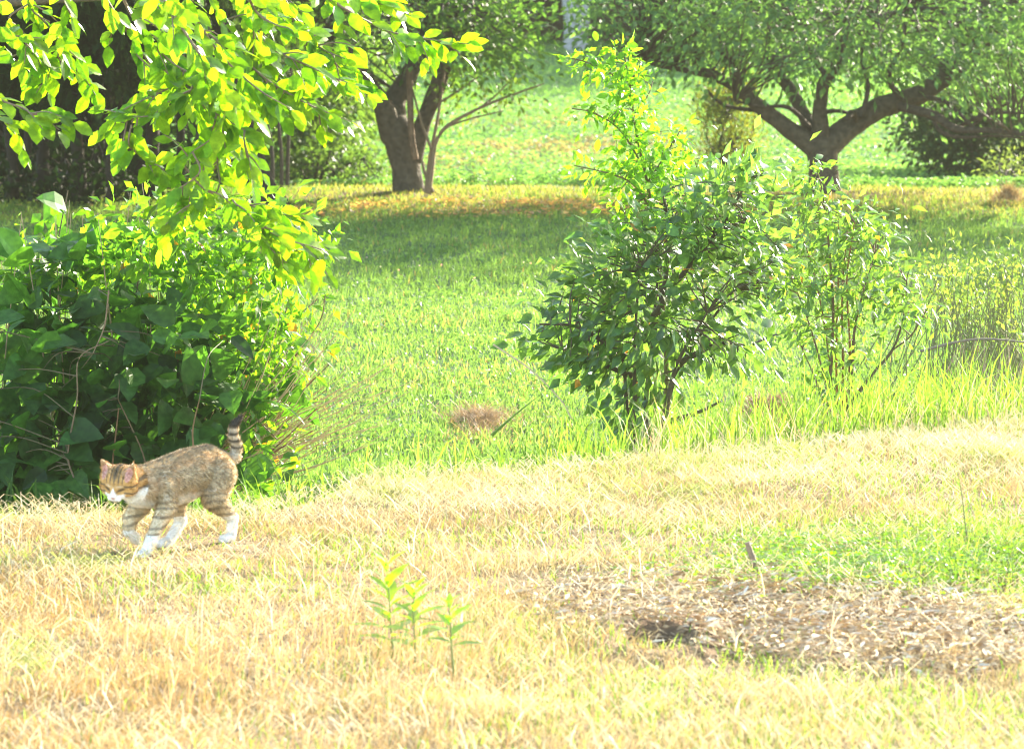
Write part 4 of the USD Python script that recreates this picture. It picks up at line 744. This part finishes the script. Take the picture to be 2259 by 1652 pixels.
# greener swathes of cut grass; the last one paints in the cat's cast shadow
parts = []
for cx_, cy_, rx, ry in ((1490, 1045, 90, 16), (1290, 1105, 90, 22), (1540, 1110, 70, 16), (1720, 1010, 60, 10), (2180, 1020, 60, 14), (860, 1110, 60, 12), (60, 1470, 50, 30), (170, 1260, 110, 20)):
    q = on_ground(cx_ + rx * rq.standard_normal(320) * 0.8, cy_ + ry * rq.standard_normal(320) * 0.75); q[:, 2] += rq.uniform(0.012, 0.03, 320)
    parts.append(q)
P = np.vstack(parts); n_ = len(P)
V, F, C = blades(rq, P, rq.uniform(0.04, 0.11, n_), rq.uniform(0.0018, 0.0032, n_), rq.uniform(1.35, 1.7, n_), rq.uniform(0, 6.283, n_), mixcol(rq, n_, (0.15, 0.20, 0.09), (0.28, 0.31, 0.16), 0.15), 2)
stuff('cut_grass_and_shade', 'grey-green heaps of freshly cut grass on the dry lawn, one painting the cat shadow', 'cut grass', V, F, M_GRASS, C)
# tall dry stems at the lower left
x, y = scatter(rq, 9000, 11.8, 16.2, 0.3); P = gpts(x, y); px, py = zone(P)
pr = np.exp(-((px - 760) / 420) ** 2 - ((py - 1520) / 130) ** 2) * 0.9 + 0.02 * (py > 1330); P = keep(P, pr * (1 - mulch_mask(px, py)), rq); n_ = len(P)
V, F, C = blades(rq, P, rq.uniform(0.08, 0.20, n_), rq.uniform(0.0014, 0.0024, n_), rq.uniform(0.05, 0.9, n_), rq.normal(0.5, 1.2, n_), mixcol(rq, n_, (0.46, 0.29, 0.12), (0.62, 0.48, 0.26), 0.12), 3)
stuff('tall_dry_grass', 'thin orange-brown dry grass stems standing at the lower left', 'dry grass', V, F, M_STRAW, C)
x, y = scatter(rq, 1100, 11.8, 17.0, 0.3); P = gpts(x, y); px, py = zone(P); P = keep(P, np.clip(1.1 - px / 2200, 0.15, 1) * (catclear(P) > 0.9), rq); n_ = len(P)
V, F, C = blades(rq, P, rq.uniform(0.06, 0.17, n_), rq.uniform(0.002, 0.004, n_), rq.uniform(0.4, 1.45, n_), rq.uniform(0, 6.283, n_), mixcol(rq, n_, (0.70, 0.62, 0.44), (0.78, 0.72, 0.58), 0.05), 3)
stuff('bleached_grass', 'bleached white grass blades arching over the dry foreground', 'dry grass', V, F, M_STRAW, C)
# tall green grass in the dip behind the mown edge
x = rq.uniform(-1.3, 2.9, 8600); y = crest(x) + rq.uniform(0.35, 2.6, 8600); P = gpts(x, y); px, py = zone(P)
pr = (0.25 + 0.75 * sstep(-0.3, 0.9, x)) * (0.35 + 0.65 * n2(x, y, 2.0, 41)) * (x < 0.09 * y + 1.1); P = keep(P, pr, rq); n_ = len(P)
V, F, C = blades(rq, P, rq.uniform(0.10, 0.34, n_) * (0.6 + 0.6 * sstep(-0.5, 1.2, P[:, 0])), rq.uniform(0.004, 0.008, n_), rq.uniform(0.05, 0.9, n_), rq.uniform(0, 6.283, n_), mixcol(rq, n_, (0.09, 0.19, 0.03), (0.16, 0.25, 0.045), 0.12), 3)
stuff('tall_grass', 'tall bright green grass growing in the dip behind the mown edge', 'grass', V, F, M_GRASS, C)
x = rq.uniform(0.4, 2.3, 2600); y = crest(x) + rq.uniform(0.3, 2.4, 2600); P = gpts(x, y); n_ = len(P)
V, F, C = blades(rq, P, rq.uniform(0.10, 0.30, n_), rq.uniform(0.002, 0.004, n_), rq.uniform(0.2, 1.3, n_), rq.uniform(0, 6.283, n_), mixcol(rq, n_, (0.55, 0.44, 0.24), (0.70, 0.62, 0.42), 0.1), 3)
stuff('dead_grass', 'dead pale grass mixed into the tall green grass behind the mown edge', 'dry grass', V, F, M_STRAW, C)
# the shaded lawn
x, y = scatter(rq, 210000, 19.8, 35.6, 0.5, power=1.15); P = gpts(x, y); P = P[y > crest(x) + 0.6]; px, py = zone(P)
bk = sstep(33.6, 34.6, P[:, 1] + 1.2 * (n2(P[:, 0], P[:, 1], 0.8, 3) - 0.5)); P = keep(P, 1 - 0.75 * bk, rq); n_ = len(P)
pat = n2(P[:, 0], P[:, 1], 1.4, 43); h = rq.uniform(0.02, 0.055, n_) * (0.4 + 1.2 * pat)
C = mixcol(rq, n_, (0.090, 0.175, 0.055), (0.130, 0.220, 0.066), 0.13); dry = (rq.random(n_) < 0.015 + 0.16 * sstep(0.58, 0.72, n2(P[:, 0], P[:, 1], 1.0, 47)))[:, None]; C = np.where(dry, np.array((0.26, 0.20, 0.10)), C)
V, F, C = blades(rq, P, h, rq.uniform(0.004, 0.008, n_), rq.uniform(0.1, 1.2, n_), rq.uniform(0, 6.283, n_), C, 2)
stuff('lawn_grass', 'soft green lawn grass between the mown edge and the tree bank', 'grass', V, F, M_GRASS, C)
x, y = scatter(rq, 26000, 20.2, 34.5, 0.5, power=1.1); P = gpts(x, y); P = keep(P[y > crest(x) + 0.8], 0.25 + 0.75 * sstep(0.42, 0.6, n2(P[:, 0], P[:, 1], 1.8, 49))[y > crest(x) + 0.8], rq); n_ = len(P); P[:, 2] += rq.uniform(0.015, 0.05, n_)
a = rq.uniform(0, 6.283, n_); d = np.stack([np.cos(a), np.sin(a), rq.uniform(-0.3, 0.3, n_)], 1); Lf = rq.uniform(0.015, 0.035, n_)
V, T = leaves(P, d, nz(rq.standard_normal((n_, 3)) * 0.4 + [0, 0, 1]), Lf, Lf * 0.75, 'low'); V, F, C = flat(V, T, mixcol(rq, n_, (0.085, 0.175, 0.058), (0.115, 0.21, 0.07), 0.13))
stuff('lawn_weeds', 'small round-leaved weeds scattered through the green lawn', 'weeds', V, F, M_SOFT, C)
x, y = scatter(rq, 260, 21.5, 31.0, 0.2); P = gpts(x, y, 0.05); n_ = len(P); k = rq.integers(0, 3, n_)
V, T = leaves(P, rq.standard_normal((n_, 3)), rq.standard_normal((n_, 3)) * 0.4 + [0, -0.6, 0.7], np.full(n_, 0.011), np.full(n_, 0.009), 'low'); V, F, C = flat(V, T, np.array([(0.62, 0.40, 0.52), (0.7, 0.62, 0.66), (0.66, 0.30, 0.42)])[k])
stuff('lawn_flowers', 'tiny pink and white flowers dotted over the shaded lawn', 'flowers', V, F, M_SOFT, C)
# the sunlit bank under the trees: dry grass and fallen leaves
x, y = scatter(rq, 42000, 33.9, 36.6, 0.6); P = gpts(x, y); px, py = zone(P); n_ = len(P); right = sstep(0.3, 1.6, P[:, 0])
C = mixcol(rq, n_, (0.13, 0.17, 0.05), (0.28, 0.235, 0.10), 0.15); gr = (rq.random(n_) < 0.15 + 0.75 * sstep(-0.9, -1.8, P[:, 0]) + 0.5 * sstep(0.45, 0.6, n2(P[:, 0], P[:, 1], 1.2, 63)))[:, None]; C = np.where(gr, np.array((0.11, 0.18, 0.04)), C)
V, F, C = blades(rq, P, rq.uniform(0.015, 0.05, n_) * (0.3 + 1.2 * n2(P[:, 0], P[:, 1], 2.5, 61)), rq.uniform(0.004, 0.007, n_), rq.uniform(0.1, 1.3, n_), rq.uniform(0, 6.283, n_), C, 2)
stuff('bank_grass', 'yellow sunlit grass on the low bank at the foot of the trees', 'grass', V, F, M_GRASS, C)
x = rq.normal(-0.3, 0.75, 3600); y = rq.normal(34.6, 0.30, 3600); P = keep(gpts(x, y, 0.008), sstep(0.42, 0.62, n2(x, y, 2.2, 65)) * 0.9 + 0.06, rq); P[:, 2] += rq.uniform(0, 0.03, len(P)); n_ = len(P)
a = rq.uniform(0, 6.283, n_); d = np.stack([np.cos(a), np.sin(a), rq.uniform(-0.2, 0.35, n_)], 1); Lf = rq.uniform(0.02, 0.055, n_)
V, T = leaves(P, d, nz(rq.standard_normal((n_, 3)) * 0.45 + [0, 0, 1]), Lf, Lf * 0.5, 'mid'); V, F, C = flat(V, T, mixcol(rq, n_, (0.30, 0.16, 0.08), (0.38, 0.27, 0.15), 0.2))
stuff('fallen_leaves', 'fallen orange-brown leaves on the bank below the forked tree', 'fallen leaves', V, F, M_SOFT, C)
# the field beyond: leafy green cover
x, y = scatter(rq, 240000, 37.2, 63, 0.8, power=1.25); P = gpts(x, y); pat = n2(P[:, 0], P[:, 1], 0.7, 53); n_ = len(P); P[:, 2] += rq.uniform(0.0, 0.10, n_) * pat * 1.6
a = rq.uniform(0, 6.283, n_); d = np.stack([np.cos(a), np.sin(a), rq.uniform(-0.1, 0.9, n_)], 1); Lf = rq.uniform(0.022, 0.055, n_)
C = mixcol(rq, n_, (0.085, 0.19, 0.070), (0.125, 0.245, 0.085), 0.13); dry = ((rq.random(n_) < 0.85 * sstep(0.42, 0.60, n2(P[:, 0], P[:, 1], 0.9, 57)) * np.exp(-((P[:, 1] - 44.5) / 4) ** 2) * (0.12 + np.exp(-((P[:, 0] - 0.15) / 1.1) ** 2))))[:, None]; C = np.where(dry, np.array((0.15, 0.13, 0.085)), C) * (0.62 + 0.76 * n2(x, y * 0.5, 0.6, 58))[:, None]
V, T = leaves(P, d, nz(rq.standard_normal((n_, 3)) * 0.5 + [0, 0, 0.9]), Lf, Lf * 0.5, 'low'); V, F, C = flat(V, T, C)
stuff('field_cover', 'low leafy light green cover over the far field', 'ground cover', V, F, M_SOFT, C)
# bare mulch patch at the lower right
q = np.stack([rq.uniform(1080, 2330, 26000), rq.uniform(1250, 1520, 26000)], 1); q = q[rq.random(len(q)) < mulch_mask(q[:, 0], q[:, 1])][:11000]
ds = CAM_H * FPX / (q[:, 1] + 325.0); P = np.stack([(q[:, 0] - CX) / FPX * ds, ds, 0 * ds], 1); P[:, 2] = ground(P[:, 0], P[:, 1]) + 0.010 + rq.uniform(0, 0.026, len(P)); n_ = len(P)
a = rq.normal(0, 0.9, n_); d = np.stack([np.cos(a), np.sin(a), rq.normal(0, 0.2, n_)], 1); Lf = rq.uniform(0.010, 0.055, n_) ** 1.0
k = rq.random((n_, 1)); C = np.where(k < 0.24, (0.62, 0.53, 0.40), np.where(k < 0.78, (0.56, 0.39, 0.21), (0.38, 0.26, 0.14))) * rq.uniform(0.8, 1.2, (n_, 1))
V, T = leaves(P, d, nz(rq.standard_normal((n_, 3)) * 0.45 + [0.25, 0.1, 1]), Lf, np.clip(Lf * rq.uniform(0.08, 0.38, n_), 0.0025, 0.013), 'mid', curl=0.05, fold=0.3); V, F, C = flat(V, T, C)
stuff('wood_mulch', 'brown and bleached wood chips covering the bare patch at the lower right', 'mulch', V, F, M_CHIP, C)
# clover at the edge of the mulch
q = np.stack([rq.normal(2000, 250, 3600), rq.normal(1258, 34, 3600)], 1); ds = CAM_H * FPX / (q[:, 1] + 325.0); P = np.stack([(q[:, 0] - CX) / FPX * ds, ds, 0 * ds], 1); P[:, 2] = ground(P[:, 0], P[:, 1]) + rq.uniform(0.015, 0.05, len(P)); P3 = np.repeat(P, 3, 0); n_ = len(P3)
a = np.repeat(rq.uniform(0, 6.283, len(P)), 3) + np.tile([0, 2.1, 4.2], len(P)); d = np.stack([np.cos(a), np.sin(a), np.full(n_, 0.15)], 1); Lf = np.repeat(rq.uniform(0.009, 0.016, len(P)), 3)
V, T = leaves(P3, d, nz(np.repeat(rq.standard_normal((len(P), 3)) * 0.35 + [0, -0.2, 1], 3, 0)), Lf, Lf * 0.95, 'mid', curl=0.1, fold=0.1); V, F, C = flat(V, T, np.repeat(mixcol(rq, len(P), (0.09, 0.20, 0.02), (0.14, 0.25, 0.03), 0.12), 3, 0))
stuff('clover', 'bright green clover leaves along the upper edge of the mulch patch', 'clover', V, F, M_THIN, C)

# ---------------------------------------------------------------- single plants and sticks
rw = np.random.default_rng(81)
def weed(name, label, pts, D, leaf_from, Lr, ncl, col, r=0.003, wr=0.28):
    b = at(pts[0][0], pts[0][1], D); t = Thing(name, label, 'weed', b, None)
    c = stem(t, pts, D, r, r * 0.35, (0.16, 0.18, 0.05), 8, 5)
    s = np.linspace(leaf_from, 1, ncl); P = np.array([[np.interp(k, np.linspace(0, 1, len(c)), c[:, j]) for j in range(3)] for k in s]); a = np.arange(ncl) * 2.4 + rw.uniform(0, 6)
    d = np.stack([np.cos(a), np.sin(a) * 0.8, 0.25 + 0.9 * (s - leaf_from) / (1 - leaf_from + 1e-6)], 1); n = np.stack([-0.3 * np.cos(a), -0.3 * np.sin(a) - 0.15, np.ones(ncl)], 1)
    Lf = Lr * (1.05 - 0.5 * (s - leaf_from) / (1 - leaf_from + 1e-6)) * rw.uniform(0.8, 1.15, ncl)
    foliage(t, P, d, n, Lf, Lf * wr, mixcol(rw, ncl, col, tuple(np.array(col) * 1.4), 0.1), M_THIN, 'lance', 'lance', 300, curl=0.25)
gd = lambda px, py: float(on_ground(np.array([float(px)]), np.array([float(py)]))[0, 1])
weed('lance_leaved_weed', 'tallest pale green lance-leaved weed standing in the dry grass right of the cat', [(868, 1450), (862, 1380), (858, 1310), (852, 1240)], gd(868, 1450), 0.18, 0.12, 22, (0.12, 0.20, 0.03))
weed('lance_leaved_weed', 'shorter lance-leaved weed in the dry grass, middle of the three', [(916, 1460), (914, 1390), (912, 1340), (916, 1300)], gd(916, 1460), 0.15, 0.105, 18, (0.12, 0.20, 0.04), wr=0.34)
weed('lance_leaved_weed', 'weed with a bare dark stem topped by a few leaves, rightmost of the three', [(1010, 1540), (1000, 1470), (995, 1400), (990, 1330)], gd(1010, 1540), 0.55, 0.085, 14, (0.10, 0.19, 0.04), 0.0045, 0.32)
weed('lance_leaved_weed', 'thin upright green weed with narrow leaves in the green grass at the right', [(2140, 1230), (2130, 1160), (2122, 1090), (2112, 1040)], gd(2140, 1230), 0.2, 0.06, 10, (0.09, 0.17, 0.04), 0.003, 0.12)
def rod(name, label, cat_, pts, r0, r1, col, D=None, mat=None, dz=0.0, sides=7):
    p = np.array([at(a, b, D if D else gd(*pts[0])) for a, b in pts]) if D is None or np.isscalar(D) else np.array([at(a, b, k) for (a, b), k in zip(pts, D)])
    p[:, 2] += dz; c = curve(p, 7); V, F = tube(c, np.linspace(r0, r1, len(c)) * (1 + 0.12 * np.sin(np.arange(len(c)) * 2.3)), sides)
    tag(write(numbered('/World', name), V, F, mat or M_TWIG, np.array(col), vnormals(V, F)), label, cat_)
rod('cut_stub', 'short cut brown stem stub sticking up at the upper edge of the mulch patch', 'stub', [(1672, 1262), (1662, 1235), (1648, 1196)], 0.010, 0.008, (0.22, 0.15, 0.10))
rod('seed_stalk', 'long bleached grass stalk arching over the lawn left of the glossy shrub', 'grass stalk', [(1262, 925), (1235, 880), (1170, 815), (1100, 768), (1088, 760)], 0.003, 0.004, (0.62, 0.46, 0.26), 21.2)
rod('grass_blade', 'single long bright green grass blade leaning right in front of the hay heap', 'grass blade', [(1085, 960), (1130, 920), (1195, 868)], 0.006, 0.001, (0.16, 0.24, 0.03), 20.4)
rod('fallen_branch', 'long thin dead branch lying across the brown weeds at the right edge', 'branch', [(2030, 775), (2110, 755), (2180, 748), (2270, 756)], 0.006, 0.004, (0.24, 0.18, 0.12), 22.3)
rod('dead_twig', 'dark dead twig poking out of the grass between the two shrubs', 'twig', [(1660, 760), (1700, 742), (1760, 728)], 0.006, 0.003, (0.14, 0.11, 0.08), 22.0)
rod('bark_stick', 'brown bark stick lying on the mulch at the right edge', 'stick', [(2265, 1412), (2210, 1400), (2155, 1388)], 0.010, 0.006, (0.30, 0.17, 0.08), [gd(2265, 1412), gd(2210, 1402), gd(2155, 1390)], dz=0.012)
rod('straw_stalk', 'long bleached straw stalk lying across the dry grass at the lower left', 'straw', [(555, 1462), (660, 1510), (790, 1560)], 0.0035, 0.0025, (0.74, 0.66, 0.48), [gd(555, 1480), gd(660, 1525), gd(790, 1570)], M_STRAW)
# thatch heap behind the mown edge, brown weeds at the right, brown tuft on the bank
def heap(name, label, cat_, cx_, cy_, rx, ry, hgt, D, dd, n_, ca, cbb, Lb, lean_, w=0.003):
    th0 = base_at(cx_, D); a = rw.random(n_) * 6.283; r = np.abs(rw.standard_normal(n_)) * 0.5 * (1 + 0.5 * np.sin(a * 3 + 1) + 0.3 * np.sin(a * 5)); sx = rx * D / FPX
    P = np.stack([th0[0] + sx * r * np.cos(a), D + dd * r * np.sin(a), 0 * a], 1); P[:, 2] = ground(P[:, 0], P[:, 1]) + hgt * np.clip(1 - r ** 2, 0, 1) * rw.uniform(0.5, 1, n_)
    V, F, C = blades(rw, P, rw.uniform(*Lb, n_), w, rw.uniform(*lean_, n_), rw.normal(0.1, 0.9, n_) + np.pi * (rw.random(n_) < 0.5), mixcol(rw, n_, ca, cbb, 0.15), 2)
    tag(write(numbered('/World', name), V, F, M_STRAW, C), label, cat_)
heap('hay_heap', 'low brown heap of old hay on the lawn left of the glossy shrub', 'hay heap', 1060, 915, 110, 20, 0.03, 22.6, 0.7, 1500, (0.24, 0.16, 0.09), (0.42, 0.31, 0.18), (0.05, 0.14), (1.3, 1.65))
heap('hay_heap', 'brown heap of old hay behind the tall grass between the two shrubs', 'hay heap', 1690, 850, 70, 20, 0.12, 22.2, 0.3, 1600, (0.30, 0.20, 0.12), (0.48, 0.36, 0.22), (0.08, 0.18), (1.1, 1.6))
heap('brown_tuft', 'dry brown tuft on the sunlit bank at the right edge', 'dry plant', 2222, 435, 55, 20, 0.06, 35.2, 0.2, 420, (0.36, 0.24, 0.12), (0.46, 0.34, 0.17), (0.05, 0.13), (0.2, 1.5), 0.005)
def weeds_clump(name, label, spec, D, ca, cb2, stemcol, seed, n_st, nparts=0, cat_='weeds'):
    r = np.random.default_rng(seed); c0 = base_at(spec[0][0], D); t = Thing(name, label, cat_, c0); cl = ellipses(r, spec); parts = []
    for e in cl[:n_st]:
        s = np.array([e[0] + r.normal(0, 0.16), e[1] + r.normal(0, 0.12), 0]); s[2] = ground(s[0], s[1]) - 0.01
        parts.append(tube(curve([s, (s + e) / 2 + r.standard_normal(3) * 0.02, e], 4), np.linspace(0.0035, 0.0012, 9), 4, False))
    V, F = join(parts); t.part('stems', V, F, M_TWIG, np.array(stemcol), kind='stuff')
    if ca:
        P, d, n = spread(r, cl, 7, 0.04, 0.1); Lf = r.uniform(0.02, 0.04, len(P)); foliage(t, P, d, n, Lf, Lf * 0.4, mixcol(r, len(P), ca, cb2, 0.15), M_SOFT, 'oval', 'mid', nparts)
weeds_clump('weed_clump', 'feathery pale green weeds at the right edge behind the narrow-leaved shrub', [(2150, 640, 90, 60, 23.0, 0.4, 70), (2240, 620, 60, 70, 23.2, 0.4, 40), (2060, 600, 50, 50, 23.5, 0.3, 24), (2200, 720, 80, 40, 23.0, 0.3, 30)], 23.0, (0.10, 0.16, 0.04), (0.16, 0.21, 0.06), (0.16, 0.16, 0.06), 91, 150)
weeds_clump('dead_weeds', 'tangle of dead brown weed stems at the right edge below the feathery weeds', [(2200, 760, 110, 45, 22.5, 0.3, 60), (2100, 765, 70, 40, 22.6, 0.3, 30), (2250, 730, 40, 60, 22.5, 0.2, 20)], 22.5, None, None, (0.38, 0.26, 0.15), 92, 45)
weeds_clump('dry_seedheads', 'thin dry seed stalks rising from the top of the large-leaved bush at the left edge', [(60, 480, 70, 40, 18.9, 0.2, 8), (200, 455, 60, 30, 18.9, 0.2, 6), (300, 420, 40, 40, 18.9, 0.2, 5)], 18.9, None, None, (0.40, 0.28, 0.16), 93, 19, cat_='seed stalks')
weeds_clump('field_weeds', 'tall weedy stems with pale leaves along the field edge right of the forked tree', [(1010, 400, 90, 25, 37.6, 0.3, 40), (1160, 405, 90, 20, 37.6, 0.3, 30), (1260, 410, 60, 15, 37.5, 0.3, 14)], 37.6, (0.09, 0.15, 0.05), (0.13, 0.19, 0.06), (0.2, 0.15, 0.08), 94, 84)

# ---------------------------------------------------------------- haze
hv = trimesh.creation.box([460, 420, 19.5]); hv.apply_translation([0, 110, 6.6])
stuff('haze', 'thin sunlit morning haze filling the air over the garden and field', 'haze', np.array(hv.vertices), np.array(hv.faces), M_HAZE)
